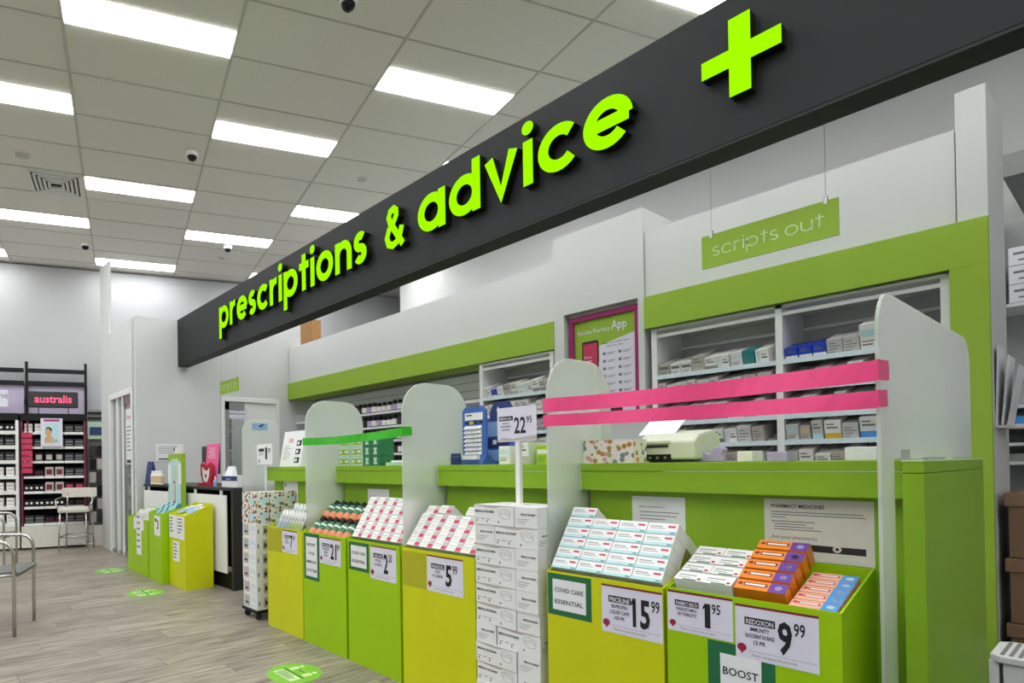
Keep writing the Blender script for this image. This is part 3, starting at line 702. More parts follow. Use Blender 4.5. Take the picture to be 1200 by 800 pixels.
# carton standing on an incline: front face lies in the incline plane
def incline(me_list,label,cat,group,name,yl,yr,xa,za,xb,zb,rows,cols,w_,hgt,thk,skip=(),jit=.0):
    L=math.hypot(xb-xa,zb-za); ang=math.atan2(zb-za,xb-xa); ux,uz=math.cos(ang),math.sin(ang); nx,nz=-uz,ux
    out=[]
    for r in range(rows):
        for c in range(cols):
            if (r,c) in skip: continue
            y=yl-(yl-yr)*(c+.5)/cols
            px,pz=xa+ux*L*(r+.5)/rows, za+uz*L*(r+.5)/rows
            o=link(name,me_list[(r+c)%len(me_list)] if isinstance(me_list,list) else me_list,None,(px-nx*thk,y+rnd.uniform(-jit,jit),pz-nz*thk))
            o.rotation_euler=(0,-ang,rnd.uniform(-jit,jit)*3)       # local x along the incline, z = incline normal
            tag(o,label+(', row %s from the rim'%ORD[r] if rows>1 else ''),cat,group); out.append(o)
    return out
# local box: x along incline (height), y width, z out of incline (face on top)
def flat_carton(w_,hgt,thk,draw,mats):
    b=MB().box(-hgt/2,hgt/2,-w_/2,w_/2,0,thk,0); fr=face((-hgt/2,w_/2,thk+.0001),(0,-1,0),(1,0,0),(0,0,1)); draw(b,fr,w_,hgt)
    o=b.build('carton',mats); me=o.data; bpy.data.objects.remove(o); return me
# bin 1: packets, bin 2: bottles, bin 3, 4: dotted cartons, bin 5: ibuprofen, bin 6: mixed
XF=2.087
b1,h=dump_bin('yellow-green display bin of leaning blue and green packets beside the tissue tower',3.735,3.262,'bin_yellow',floor_f=.655,floor_b=.70)
MB().plate(face((0,.232,.715)),0,.205,-.17,0,.0006).build('card_pocket','pocket',b1)
price_tag(b1,0,.02,.712,.195,.155,'ENO',['LEMON','28 SACHETS'],'7','49')
b2,h=dump_bin('green display bin of orange and green bottles with an immune system card',3.251,2.784,'bin_green',floor_f=.62,floor_b=.76)
message_card(b2,0,h-.012,.715,.175,.30,['BOOST','YOUR','IMMUNE','SYSTEM'],bw=.022,size=.026)
price_tag(b2,0,.04,.705,.225,.165,'BETADINE',['SORE THROAT','GARGLE','200 ML'],'21','99')
b3,h=dump_bin('green display bin of pink dotted cartons with the 2.50 price card',2.762,2.308,'bin_green',floor_f=.6,floor_b=.78)
message_card(b3,0,h-.012,.708,.185,.165,['COVID CARE','ESSENTIAL'],bw=.02,size=.024)
price_tag(b3,0,.015,.705,.215,.185,'PANADOL RAPID',['OPTIZORB','20 TABLETS'],'2','50')
b4,h=dump_bin('yellow display bin of pink dotted cartons beside the mask boxes',2.288,1.800,'bin_yellow',floor_f=.6,floor_b=.78)
MB().plate(face((0,.240,.706)),0,.175,-.18,0,.0006).build('card_pocket','pocket',b4)
price_tag(b4,0,.06,.705,.235,.178,'PANADOL',['OSTEO','96 CAPLETS'],'5','99')
b5,h=dump_bin('yellow display bin of ibuprofen cartons with the 15.99 price card',1.426,.978,'bin_yellow',floor_f=.6,floor_b=.80)
message_card(b5,0,h-.004,.714,.185,.165,['COVID CARE','ESSENTIAL'],bw=.022,size=.024)
price_tag(b5,0,-.006,.705,.215,.175,'PRICELINE',['IBUPROFEN','LIQUID CAPS','100 PK'],'15','99')
b6,h=dump_bin('green display bin of orange, purple and white cartons with the 9.99 price card',.967,.509,'bin_green',hf=.730,hb=.815,floor_f=.585,floor_b=.60)
price_tag(b6,0,h-.004,.722,.192,.135,'PHARMACY HEALTH',['PARACETAMOL','20 TABLETS'],'1','95')
price_tag(b6,0,.026,.712,.205,.165,'REDOXON',['IMMUNITY','BLACKCURRANT OR ORANGE','15 PK'],'9','99')
message_card(b6,0,.105,.582,.18,.35,['BOOST','YOUR','IMMUNE','SYSTEM'],bw=.035,size=.034)
# --- bin 5 contents
def dr_ibu(b,fr,w_,h_):
    b.plate(fr,0,w_,0,h_*.30,.0003,1); b.plate(fr,w_*.68,w_*.92,h_*.62,h_*.78,.0003,2); b.plate(fr,w_*.08,w_*.5,h_*.66,h_*.72,.0003,3); b.plate(fr,w_*.08,w_*.6,h_*.5,h_*.54,.0003,3); b.plate(fr,0,w_,0,h_*.04,.0005,4); b.plate(fr,w_*.8,w_*.96,h_*.1,h_*.2,.0004,4)
ibu=flat_carton(.104,.047,.092,dr_ibu,['white','aqua','rose','ink_grey','teal'])
incline(ibu,'white and aqua ibuprofen carton in the sloping block','carton','ibuprofen cartons',  'ibuprofen_carton',1.416,.988,2.098,.735,2.2684,.969,6,4,.104,.047,.092,skip=((5,1),(5,2),(5,3)))
o=link('ibuprofen_carton',ibu,None,(2.381,1.045,.806)); o.rotation_euler=(0,-math.atan2(.195,.142),0); tag(o,'white and aqua ibuprofen carton tucked behind the sloping block','carton')
# --- bins 3 and 4 contents
def dr_pan(b,fr,w_,h_):
    b.plate(fr,w_*.62,w_*.98,h_*.05,h_*.48,.0003,1); b.plate(fr,w_*.62,w_*.98,h_*.52,h_*.95,.0003,2); b.plate(fr,w_*.08,w_*.55,h_*.55,h_*.62,.0003,2); b.plate(fr,w_*.08,w_*.5,h_*.3,h_*.36,.0003,3)
pan=flat_carton(.082,.052,.085,dr_pan,['white','rose','taupe','beige'])
pan5=flat_carton(.089,.050,.085,dr_pan,['white','rose','taupe','beige'])
incline(pan,'white carton with a red square in the green bin','carton','dotted cartons in the green bin','painkiller_carton',2.748,2.322,2.108,.735,2.262,.965,5,5,.082,.052,.085)
incline(pan5,'white carton with a red square in the yellow bin','carton','dotted cartons in the yellow bin','painkiller_carton',2.278,1.812,2.106,.735,2.235,.895,4,5,.089,.055,.085)
for c in range(5):
    if c==2: continue
    o=link('painkiller_carton',pan5,None,(2.335,2.235-.094*c,.858+.006*(c%2))); o.rotation_euler=(0,-.88,rnd.uniform(-.03,.03)); tag(o,'white carton with a red square in the uneven top row of the yellow bin','carton','top row cartons in the yellow bin')
# --- bin 2 bottles
def gargle():
    r=.034;h=.15
    b=MB().lathe([(r*.92,0),(r,.005),(r,.045)],14,m=0).lathe([(r*1.02,.045),(r*1.02,.075)],14,m=1).lathe([(r*1.022,.075),(r*1.022,.088)],14,m=3).lathe([(r*1.02,.088),(r*1.02,.108)],14,m=1).lathe([(r,.108),(r*.55,.120)],14,m=2).lathe([(r*.62,.118),(r*.62,h)],14,m=2)
    o=b.build('gargle_bottle',['salmon','bottle_green','black','white']); me=o.data; bpy.data.objects.remove(o); return me
gb=gargle()
for r in range(2):
    for c in range(6 if r else 6):
        x=2.125+.115*r; z=.695+.105*r; y=3.205-.074*c
        o=link('gargle_bottle',gb,None,(x,y,z)); o.rotation_euler=(rnd.uniform(-.04,.04),.80,0); tag(o,'orange bottle with green label and black cap in the %s row of the green bin'%('front' if r==0 else 'upper'),'bottle','orange and green bottles, %s row'%('front' if r==0 else 'upper'))
# --- bin 1 packets
def packet(c1,c2):
    b=MB().box(0,.012,-.045,.045,0,.17,0); fr=face((-.0002,.045,0)); b.plate(fr,.004,.086,.0,.10,.0004,1); b.plate(fr,.012,.07,.12,.135,.0004,2); b.plate(fr,.012,.05,.145,.152,.0004,2)
    o=b.build('packet',[c1,c2,'ink_grey']); me=o.data; bpy.data.objects.remove(o); return me
pk=[packet('white','light_blue'),packet('white','bin_green')]
for k in range(8):
    g=0 if k<4 else 1
    o=link('sachet_packet',pk[g],None,(2.115,3.672-.041*k,.685)); o.rotation_euler=(.42,.38,-.38); tag(o,'white and %s packet leaning in the yellow-green bin'%('pale blue' if g==0 else 'light green'),'packet','leaning %s packets'%('blue' if g==0 else 'green'))
    o=link('sachet_packet',pk[g],None,(2.215,3.676-.041*k,.725)); o.rotation_euler=(.42,.38,-.38); tag(o,'white and %s packet in the second rank of the yellow-green bin'%('pale blue' if g==0 else 'light green'),'packet','second rank %s packets'%('blue' if g==0 else 'green'))
# --- bin 6 contents
def dr_par(b,fr,w_,h_):
    b.plate(fr,w_*.1,w_*.7,h_*.55,h_*.63,.0003,3); b.plate(fr,w_*.1,w_*.55,h_*.3,h_*.35,.0003,3); b.plate(fr,w_*.3,w_*.78,h_*.02,h_*.14,.0003,1); c=[(w_*.86+h_*.12*math.cos(q*math.pi/4),h_*.25+h_*.12*math.sin(q*math.pi/4)) for q in range(8)]; b.poly(fr,c,.0003,2)
par=flat_carton(.085,.05,.075,dr_par,['white','dark_green','rose','ink_grey'])
incline(par,'white paracetamol carton in the green bin','carton','paracetamol cartons','paracetamol_carton',.955,.785,2.115,.755,2.325,.850,4,2,.085,.05,.075,jit=.002)
def dr_red(b,fr,w_,h_):
    b.plate(fr,w_*.66,w_,0,h_,.0003,1); b.plate(fr,w_*.16,w_*.62,h_*.40,h_*.75,.0003,2); b.plate(fr,w_*.19,w_*.58,h_*.48,h_*.66,.0005,3); c=[(w_*.09+h_*.16*math.cos(q*math.pi/4),h_*.6+h_*.16*math.sin(q*math.pi/4)) for q in range(8)]; b.poly(fr,c,.0003,2); c=[(w_*.84+h_*.24*math.cos(q*math.pi/4),h_*.5+h_*.24*math.sin(q*math.pi/4)) for q in range(8)]; b.poly(fr,c,.0003,4)
redA=flat_carton(.134,.042,.07,dr_red,['orange','purple','maroon','white','lavender']); redB=flat_carton(.110,.042,.07,dr_red,['peach','sky','rose','white','white'])
incline(redA,'orange and purple vitamin tube carton in the green bin','carton','orange and purple cartons','vitamin_carton',.780,.640,2.115,.752,2.335,.890,5,1,.15,.042,.07,jit=.004)
for k in range(5):
    o=link('vitamin_carton',redB,None,(2.150+.042*k,.580-.001*k,.668+.015*k)); o.rotation_euler=(0,-.32,.02*(k%2)); tag(o,'peach and blue vitamin tube carton in the green bin, row %s from the rim'%ORD[k],'carton','peach and blue cartons')

# ================================================================== MASK BOX STACK
ML,MW,MH=.2145,.1075,.0872
def mask_box():
    t=MB().box(-MW/2,MW/2,-ML/2,ML/2,0,MH,0)
    fr=face((-MW/2-.0001,ML/2,0)); wv=[(ML*q/12, MH*(.97-.10*math.sin(q*math.pi/12)*(1 if q<8 else .4))) for q in range(13)]
    t.poly(fr,[(0,MH)]+wv+[(ML,MH)],.0002,1)
    o=t.build('mask_box',['white','taupe']); return o
def mask_print(par):
    b=MB(); fr=face((-MW/2-.0003,ML/2,0)); b.text(fr,'MEDICAL FACE MASK',.008,MH*.62,.0135,bold=.03,fit=.105)
    for i in range(3): b.plate(fr,.010+.03*i,.028+.03*i,MH*.28,MH*.31,.0002,1); b.plate(fr,.012+.06*i,.017+.06*i,MH*.12,MH*.22,.0002,0)
    def ringq(cx,cy,rx,ry,a0,a1): return [(cx+rx*math.cos(math.radians(a0+(a1-a0)*i/12)),cy+ry*math.sin(math.radians(a0+(a1-a0)*i/12))) for i in range(13)]
    b.build('lettering',['ink','ink_grey'],par); b=MB()
    ribbon(b,lambda x,y,z:fr(x,y,z),[(.135,MH*.78),(.160,MH*.84),(.195,MH*.72),(.192,MH*.42),(.165,MH*.33),(.140,MH*.48),(.135,MH*.78)],.0012,0,.0002)
    ribbon(b,lambda x,y,z:fr(x,y,z),[(.138,MH*.66),(.165,MH*.70),(.194,MH*.62)],.001,0,.0002); ribbon(b,lambda x,y,z:fr(x,y,z),[(.139,MH*.56),(.165,MH*.60),(.193,MH*.54)],.001,0,.0002)
    b.build('mask_drawing',['ink_grey','ink_grey'],par); b=MB()
    fr2=face((-MW/2,-ML/2-.0003,0),(1,0,0),(0,0,1),(0,-1,0)); b.text(fr2,'MEDICAL FACE MASK',.03,MH*.6,.011,bold=.03,fit=.07); 
    for i in range(3): b.plate(fr2,.01,.05+.01*i,MH*(.2+.1*i),MH*(.22+.1*i),.0002,1)
    o=b.build('end_print',['ink','ink_grey'],par); return o
mb0=mask_box(); mask_print(mb0)
seq='ABAAAABAABA'; y_lo,y_hi=1.462,1.790; first=True
for i in range(11):
    z=MH*i+.0012*i; s=seq[10-i]
    slots=[]
    if s=='A': slots=[(XF+MW/2,y_hi-ML/2,0),(XF+MW*1.5+.001,y_hi-ML/2,0),(XF+ML/2,y_lo+MW/2,-math.pi/2)]
    else: slots=[(XF+MW/2,y_lo+ML/2,0),(XF+MW*1.5+.001,y_lo+ML/2,0),(XF+ML/2,y_hi-MW/2,-math.pi/2)]
    for si,(x,y,r) in enumerate(slots):
        jx,jr=rnd.uniform(-.010,.0),rnd.uniform(-.004,.004); r+=jr; jx=.004 if si==1 else jx
        if first: o=mb0; o.location=(x+jx,y,z); o.rotation_euler[2]=r; first=False
        else: o=copy_tree(mb0,(x+jx,y,z),r)
        tag(o,'white face mask box in the tall stack by the screen, layer %s from the floor'%ORD[i],'box','stacked face mask boxes')
ztop=11*(MH+.0012)-.001
t=thing('price_stand','white post with a 22.95 price card standing on the mask boxes','price stand',(2.20,1.636,ztop-.0005))
MB().box(-.010,.010,-.011,.011,0,.30).build('post','white',t); MB().box(-.02,.03,-.03,.03,0,.006).build('base','white',t)
fr=face((-.0105,.103,.437)); cd=MB().plate(fr,0,.206,-.155,0,.0025,0); cd.poly(fr,[(0,-.148),(.03,-.135),(.08,-.143),(.14,-.136),(.206,-.130),(.206,-.15),(0,-.152)],.003,1); cd=cd.build('price_card',['card_lilac','taupe'],t)
fr=face((-.0132,.103,.437)); b=MB(); b.plate(fr,.010,.085,-.06,-.04,.0003,0); b.text(fr,'MEDICAL',.014,-.055,.014,bold=.02,fit=.066,m=1)
b.text(fr,'ADULT',.047,-.075,.011,align='C',bold=.02); b.text(fr,'FACE MASK',.047,-.09,.011,align='C',bold=.02); b.text(fr,'50 PACK',.047,-.105,.011,align='C',bold=.02)
b.text(fr,'22',.092,-.118,.10,bold=.02,fit=.06); b.text(fr,'95',.156,-.075,.042,bold=.01,fit=.028); b.build('lettering',['ink','card_lilac'],cd)

# ================================================================== TISSUE TOWER
TX0,TX1,TY0,TY1=2.06,2.42,3.86,4.09
t=thing('display_trolley','black wheeled base under the tower of tissue packs','trolley',((TX0+TX1)/2,(TY0+TY1)/2,0))
MB().box(-.185,.185,-.12,.12,.055,.075).build('tray','black',t)
for sx in (-1,1):
    for sy in (-1,1): MB().lathe([(.024,-.011),(.027,-.006),(.027,.006),(.024,.011)],12,(sx*.15,sy*.09,.027),axis='y').build('castor','rubber',t); MB().box(sx*.15-.008,sx*.15+.008,sy*.09-.015,sy*.09+.015,.045,.056).build('castor_fork','black',t)
def tpack(kind,w_,d_,h_):
    b=MB().box(-d_/2,d_/2,-w_/2,w_/2,0,h_,0)
    if kind=='pack':
        fr=face((-d_/2-.0001,w_/2,0)); b.plate(fr,w_*.08,w_*.45,h_*.12,h_*.88,.0003,1); b.plate(fr,w_*.55,w_*.95,h_*.2,h_*.8,.0003,2); b.plate(fr,w_*.6,w_*.9,h_*.3,h_*.5,.0004,0); b.plate(fr,w_*.14,w_*.38,h_*.3,h_*.44,.0005,3)
        fr=face((-d_/2,-w_/2-.0001,0),(1,0,0),(0,0,1),(0,-1,0)); b.plate(fr,d_*.12,d_*.2,h_*.3,h_*.6,.0003,3); b.poly(fr,[(d_*.5,h_*.15),(d_*.92,h_*.15),(d_*.92,h_*.85),(d_*.5,h_*.85)],.0003,1); b.poly(fr,[(d_*.6,h_*.25),(d_*.85,h_*.45),(d_*.6,h_*.7)],.0005,3)
        o=b.build('tissue_pack',['white','taupe','rail_blue','charcoal'],bevel=.004)
    else:
        fr=face((-d_/2-.0001,w_/2,0)); b.plate(fr,w_*.5,w_*.85,h_*.25,h_*.65,.0003,1)
        fr=face((-d_/2,-w_/2-.0001,0),(1,0,0),(0,0,1),(0,-1,0)); b.plate(fr,d_*.5,d_*.9,h_*.3,h_*.7,.0003,1)
        o=b.build('tissue_box',['tissue_print','aqua'])
    return o
p0=tpack('pack',.22,.114,.107); first=True
for r in range(6):
    for c in range(3):
        loc=(TX0+.062+.118*c+rnd.uniform(-.003,.003),(TY0+TY1)/2+rnd.uniform(-.003,.003),.0755+.1085*r)
        o=p0 if first else copy_tree(p0,loc,0); o.location=loc; first=False
        tag(o,'white tissue multipack with grey print in the tower, row %s from the base'%ORD[r],'tissue pack','white tissue packs in the tower')
p1=tpack('box',.22,.114,.115); first=True
for r in range(2):
    for c in range(3):
        loc=(TX0+.062+.118*c+rnd.uniform(-.003,.003),(TY0+TY1)/2,.7265+.116*r); o=p1 if first else copy_tree(p1,loc,0); o.location=loc; first=False
        tag(o,'brown leaf patterned tissue box in the tower, %s patterned row'%['lower','upper'][r],'tissue box','patterned tissue boxes in the tower')
t=thing('price_stand','small white price card on a thin stick above the tissue tower','price stand',(2.30,4.13,.0))
MB().lathe([(.05,0),(.05,.006),(.006,.012),(.006,1.20)],12).build('post','white',t)
fr=face((-.007,.125,1.335)); cd=MB().plate(fr,0,.25,-.165,0,.002).build('price_card','paper',t); fr=face((-.009,.125,1.335)); b=MB(); b.plate(fr,.03,.12,-.06,-.035,.0003,0); b.text(fr,'1',.14,-.12,.13,bold=.03,fit=.03); b.text(fr,'29',.18,-.07,.05,bold=.02,fit=.045)
b.plate(fr,.03,.11,-.075,-.07,.0003,1); b.plate(fr,.03,.1,-.088,-.083,.0003,1); b.plate(fr,.03,.045,-.15,-.125,.0003,0); b.build('lettering',['ink','ink_grey'],cd)

# ================================================================== FAR BINS AND DESK
b7,h=dump_bin('yellow display bin with three small white cards beside the black desk',5.635,5.215,'bin_yellow',xf=2.035,dep=.283,hf=.70,hb=.80,floor_f=.66,floor_b=.77)
for (yl,zt,w_,h_) in ((h-.005,.69,.20,.22),(-.005,.69,.19,.22),(h-.10,.44,.17,.19)):
    fr=face((0,yl,zt)); o=MB().plate(fr,0,w_,-h_,0,.0015).build('price_tag','paper',b7); b=MB(); fr=face((-.0015,yl,zt))
    for i in range(5): b.plate(fr,.02,.02+w_*rnd.uniform(.3,.7),-.035-.032*i,-.022-.032*i,.0003,0)
    b.build('lettering','ink_grey',o)
b8,h=dump_bin('green display bin of teal packets next to the yellow bin by the desk',6.045,5.650,'bin_green',xf=1.965,dep=.25,hf=.70,hb=.76,floor_f=.6,floor_b=.66)
fr=face((0,.02,.67)); o=MB().plate(fr,0,.17,-.2,0,.0015).build('price_tag','paper',b8); fr=face((-.0015,.02,.67)); b=MB(); b.text(fr,'3',.08,-.13,.12,bold=.03); b.plate(fr,.02,.07,-.06,-.03,.0003); b.build('lettering','ink',o)
b9,h=dump_bin('green display bin of white packets at the end of the far bins',6.80,6.08,'bin_green',xf=1.965,dep=.24,hf=.60,hb=.70,floor_f=.5,floor_b=.58)
fr=face((0,.02,.66)); o=MB().box(-.003,0,-.14,.02,.21,.66).box(-.0031,-.0001,-.22,.12,.48,.60).build('price_tag','paper',b9); b=MB(); fr=face((-.003,.02,.66))
for i in range(6): b.plate(fr,.02,.12,-.05-.065*i,-.03-.065*i,.0003)
b.build('lettering','ink_grey',o)
def soft_packet(c1,c2):
    b=MB().box(0,.028,-.032,.032,0,.14,0); fr=face((-.0002,.032,0)); b.plate(fr,.008,.056,.03,.09,.0004,1)
    o=b.build('packet',[c1,c2]); me=o.data; bpy.data.objects.remove(o); return me
sp=[soft_packet('aqua','teal'),soft_packet('teal','aqua'),soft_packet('white','taupe'),soft_packet('white','beige')]
for k in range(10):
    c,r=k%5,k//5
    o=link('wipes_packet',sp[k%2],None,(2.00+.074*r,5.995-.069*c,.668+.02*r)); o.rotation_euler=(.06,.75,-.1); tag(o,'teal and pale aqua packet tilted in the green bin by the desk','packet','teal packets in the far bin')
for k in range(12):
    c,r=k%6,k//6
    o=link('wipes_packet',sp[2+k%2],None,(2.00+.072*r,6.71-.098*c,.578+.02*r)); o.rotation_euler=(.05,.7,-.2); tag(o,'white packet tilted in the end green bin beside the teal packets','packet','white packets in the end bin')
for k in range(3):
    o=link('small_packet',pk[0],None,(2.10+.035*(k%2),5.56-.13*k,.716+.018*(k%2))); o.rotation_euler=(0,1.25,.1*k); tag(o,'small white packet lying flat in the yellow bin by the desk','packet','packets in the yellow desk bin')
t=thing('product_display','tall lime and white cardboard display standing behind the green bins','display',(2.235,6.0,0)); 
MB().box(0,.05,-.19,.19,0,1.30).build('carton_body','green_fascia',t); fr=face((-.0005,.19,1.28))
b=MB(); b.plate(fr,.02,.36,-.62,-.06,.001,0); b.plate(fr,.0,.07,-.30,-.09,.003,1); b.plate(fr,.30,.38,-.30,-.09,.003,1); b.plate(fr,.12,.28,-.26,-.10,.003,2); b.plate(fr,.15,.21,-.5,-.27,.003,3); b.plate(fr,.165,.195,-.48,-.29,.004,1); b.plate(fr,.10,.30,-.07,-.03,.003,2); b.build('print',['aqua','white','pale_green','red'],t)
b=MB(); b.poly(face((.04,.10,1.3)),[(0,0),(.03,.06),(.10,.08),(.17,.05),(.2,0)],.004,0); b.poly(face((.035,.12,1.34)),[(0,0),(.03,.04),(.04,0)],.003,1); b.build('header_card',['offwhite','ink'],t)
# desk
t=thing('consult_desk','black service desk with a white front panel by the end wall','desk',(2.315,6.04,0),rotz=.063)
MB().box(0,.62,-1.13,-1.09,0,.93).build('side_panel','charcoal',t); MB().box(.02,.62,1.02,1.06,0,.93).build('side_panel','charcoal',t)
MB().box(0,.64,-1.13,1.065,.93,.958).build('top','charcoal',t,bevel=.002); MB().box(.02,.06,-1.09,1.02,.0,.15).build('kickboard','black',t)
MB().box(-.012,.0,-1.02,1.02,.15,.885).build('front_panel','white',t); MB().box(.20,.22,-1.09,1.02,.15,.93).build('inner_panel','black',t)
for y in (-.9,-.35,.3,.9): MB().box(-.006,.014,y-.012,y+.012,.885,.93).build('support_post','white',t)
Ydz=.9585
def leaflet(label,y,x,w_,h_,m1,rz=0,name='leaflet_stand',cat='leaflet'):
    t=thing(name,label,cat,(x,y,Ydz)); MB().prism([(0,0),(.10,0),(.10,.01),(.05,h_),(.04,h_)],1,-w_/2,w_/2).build('card',m1,t); return t
t=leaflet('dark blue leaflet stand against the end wall on the black desk',7.02,2.27,.20,.27,'navy'); b=MB(); fr=face((.012,.10,.0)); b.plate(face((.028,.1,.0)),.02,.18,.13,.16,.003,0); b.build('print','white',t)
bt=bottle_mesh('white','beige','white',.032,.16)
for k in range(4): tag(link('lotion_bottle',bt,None,(2.29,6.86-.09*k,Ydz)),'small white topped lotion bottle with a beige label on the black desk','bottle','lotion bottles on the black desk')
t=thing('monitor','dark computer monitor turned away on the black desk','monitor',(2.66,6.03,Ydz)); MB().box(-.01,.02,-.22,.22,.12,.43).build('screen','charcoal',t,bevel=.004); MB().box(0,.02,-.03,.03,.01,.2).build('stand','black',t); MB().box(-.07,.11,-.1,.1,0,.012).build('foot','black',t)
t=thing('charity_display','red and white dog shaped counter display with a pink card on the desk','display',(2.47,5.70,Ydz))
MB().box(-.03,.06,-.16,.16,0,.03).build('base','red',t)
fr=face((.02,.16,0)); MB().poly(fr,[(.06,.03),(.26,.03),(.30,.12),(.29,.22),(.24,.25),(.20,.22),(.10,.22),(.05,.25),(.0,.22),(.0,.12)],.02).build('back_card','red',t)
b=MB(); fr=face((-.001,.16,0)); b.poly(fr,[(.10,.04),(.18,.04),(.22,.10),(.24,.19),(.19,.16),(.12,.16),(.05,.20),(.06,.10)],.003,0); b.poly(fr,[(.12,.10),(.145,.13),(.17,.10),(.145,.085)],.005,1); b.build('dog_face',['white','black'],t)
MB().prism([(.035,.03),(.045,.03),(.085,.44),(.07,.44)],1,-.16,.14).build('pink_card','hot_pink',t)
b=MB(); 
for i in range(6): b.box(.055,.058,-.10,-.10+.2*rnd.uniform(.6,1),.29+.02*i,.296+.02*i)
b.build('lettering','white',t,loc=(-.002,0,0))
t=thing('counter_carton','white carton with a navy band at the near end of the desk','carton',(2.46,5.14,Ydz)); MB().box(0,.16,-.17,.17,0,.11).build('box','white',t); b=MB(); fr=face((-.0002,.17,0)); b.plate(fr,0,.34,.06,.105,.0005,0); b.text(fr,'Aspirin',.1,.068,.035,m=1,z=.001); b.build('print',['navy','white'],t); MB().prism([(.02,.11),(.10,.11),(.08,.2),(.06,.2)],1,.02,.15).build('leaflet','paper',t)
t=thing('sanitiser_bottle','small pale blue bottle on the black desk','bottle',(2.44,5.42,Ydz)); MB().lathe([(.02,0),(.022,.05),(.01,.07)],12).build('body','light_blue',t); MB().lathe([(.009,.07),(.009,.10)],10).build('cap','white',t)
t=thing('wall_notice','white framed notice on the end wall above the desk','notice',(2.62,YW-.001,1.345),rotz=math.pi/2); MB().box(-.008,0,-.18,.18,-.11,.11).build('panel','paper',t); b=MB(); fr=face((-.0085,.18,.11)); 
for i in range(4): b.plate(fr,.03,.28,-.04-.025*i,-.034-.025*i,.0004,0)
b.plate(fr,.03,.33,-.20,-.185,.0004,1); b.build('print',['ink_grey','ink'],t)

# ================================================================== ITEMS ON THE COUNTER
CT=1.1503
t=thing('poster_stand','white tilted poster stand on the far counter unit','stand',(2.47,4.04,CT)); MB().prism([(0,0),(.12,0),(.07,.29),(.06,.29)],1,-.16,.16).build('panel','paper',t)
b=MB(); fr=face((-.0008,.16,0),(0,-1,0),(.0605/.296,0,.29/.296),(-.29/.296,0,.0605/.296)); b.text(fr,'XX',.09,.20,.05,m=0,bold=.02); 
for i in range(7): b.plate(fr,.03,.03+.12*rnd.uniform(.5,1),.06+.018*i,.064+.018*i,.0004,1)
b.build('print',['rose','ink_grey'],t); b=MB()
for i in range(3): b.plate(fr,.22,.29,.03+.07*i,.075+.07*i,.0006,2); b.plate(fr,.23,.26,.04+.07*i,.065+.07*i,.0009,3)
b.build('picture',['rose','ink_grey','ink','white'],t)
gbx=MB().box(-.06,.06,-.065,.065,0,.062,0); fr=face((-.0602,.065,0)); gbx.plate(fr,.012,.118,.012,.048,.0004,1); gbx.poly(fr,[(.02,.018),(.05,.03),(.02,.043)],.0007,2); gbx.plate(fr,.075,.11,.024,.038,.0007,2)
o=gbx.build('green_carton',['pale_green','green_fascia','white']); gm=o.data; bpy.data.objects.remove(o)
gsx=MB().box(-.06,.06,-.04,.04,0,.062,0); fr=face((-.0602,.04,0)); gsx.poly(fr,[(.02,.01),(.06,.01),(.05,.03),(.058,.052),(.022,.052),(.03,.03)],.0005,1); o=gsx.build('green_carton',['bottle_green','pale_green']); gm2=o.data; bpy.data.objects.remove(o)
for r in range(3):
    for c in range(2): tag(link('green_carton',gm,None,(2.437,3.172-.137*c,CT+.0635*r)),'pale green carton stacked on the counter under the green tape','carton','pale green cartons on the counter')
    for c in range(2): tag(link('green_carton',gm2,None,(2.437,2.925-.083*c,CT+.0635*r)),'dark green carton end stacked on the counter under the green tape','carton','dark green cartons on the counter')
t=thing('counter_tray','pale green tray of small white cartons on the counter under the green tape','tray',(2.48,2.60,CT)); MB().box(-.08,.08,-.17,.17,0,.02).build('tray','pale_green',t); MB().box(-.07,.05,-.16,-.02,.02,.035).box(-.06,.06,.02,.14,.02,.032).build('carton','paper',t)
# blue displays
t=thing('card_display','blue hanging card of small silver packets standing on the counter','display',(2.47,2.155,CT))
MB().prism([(0,.0),(.12,0),(.12,.01),(.055,.06),(.055,.295),(.04,.30),(.04,.05)],1,-.082,.082).build('stand_card','blue',t,bevel=.001)
b=MB()
for k in range(3): b.lathe([(.026,-.004),(.026,.004)],14,(.045,-.05+.05*k,.295),axis='x')
b.build('header_tabs','blue',t)
b=MB(); fr=face((.0395,.082,0)); b.plate(fr,.02,.145,.245,.285,.001,0); b.plate(fr,.03,.07,.268,.275,.002,2)
for k in range(4): b.plate(fr,.02+.033*k,.045+.033*k,.222,.238,.001,[2,3,2,2][k])
b.build('print',['white','charcoal','charcoal','yellow'],t)
for r in range(7):
    b=MB(); 
    for k in range(4): b.prism([(.022,.055+.0235*r),(.0395,.052+.0235*r),(.0395,.073+.0235*r)],1,.035-.030*k,.060-.030*k)
    b.build('packet_row','white',t)
MB().box(-.02,.005,-.07,.05,.028,.05).build('price_holder','white',t)
t=thing('leaflet_box','navy and pale blue leaflet display with a slanted header on the counter','display',(2.62,2.09,CT)); MB().box(0,.10,-.085,.085,0,.24).build('body','blue',t); MB().poly(face((.06,.085,.24)),[(0,0),(.17,0),(.17,.04),(.13,.11),(.03,.11),(0,.05)],.012).build('header','navy',t)
b=MB(); fr=face((-.0005,.085,0)); b.plate(fr,.01,.16,.155,.235,.001,0); b.plate(fr,0,.17,.09,.145,.001,1); b.plate(fr,.06,.085,.11,.135,.002,2); b.plate(fr,.01,.16,.02,.08,.001,0); b.poly(face((.047,.085,.24)),[(.05,.06),(.06,.085),(.075,.05)],.001,2); b.build('print',['light_blue','navy','white'],t)
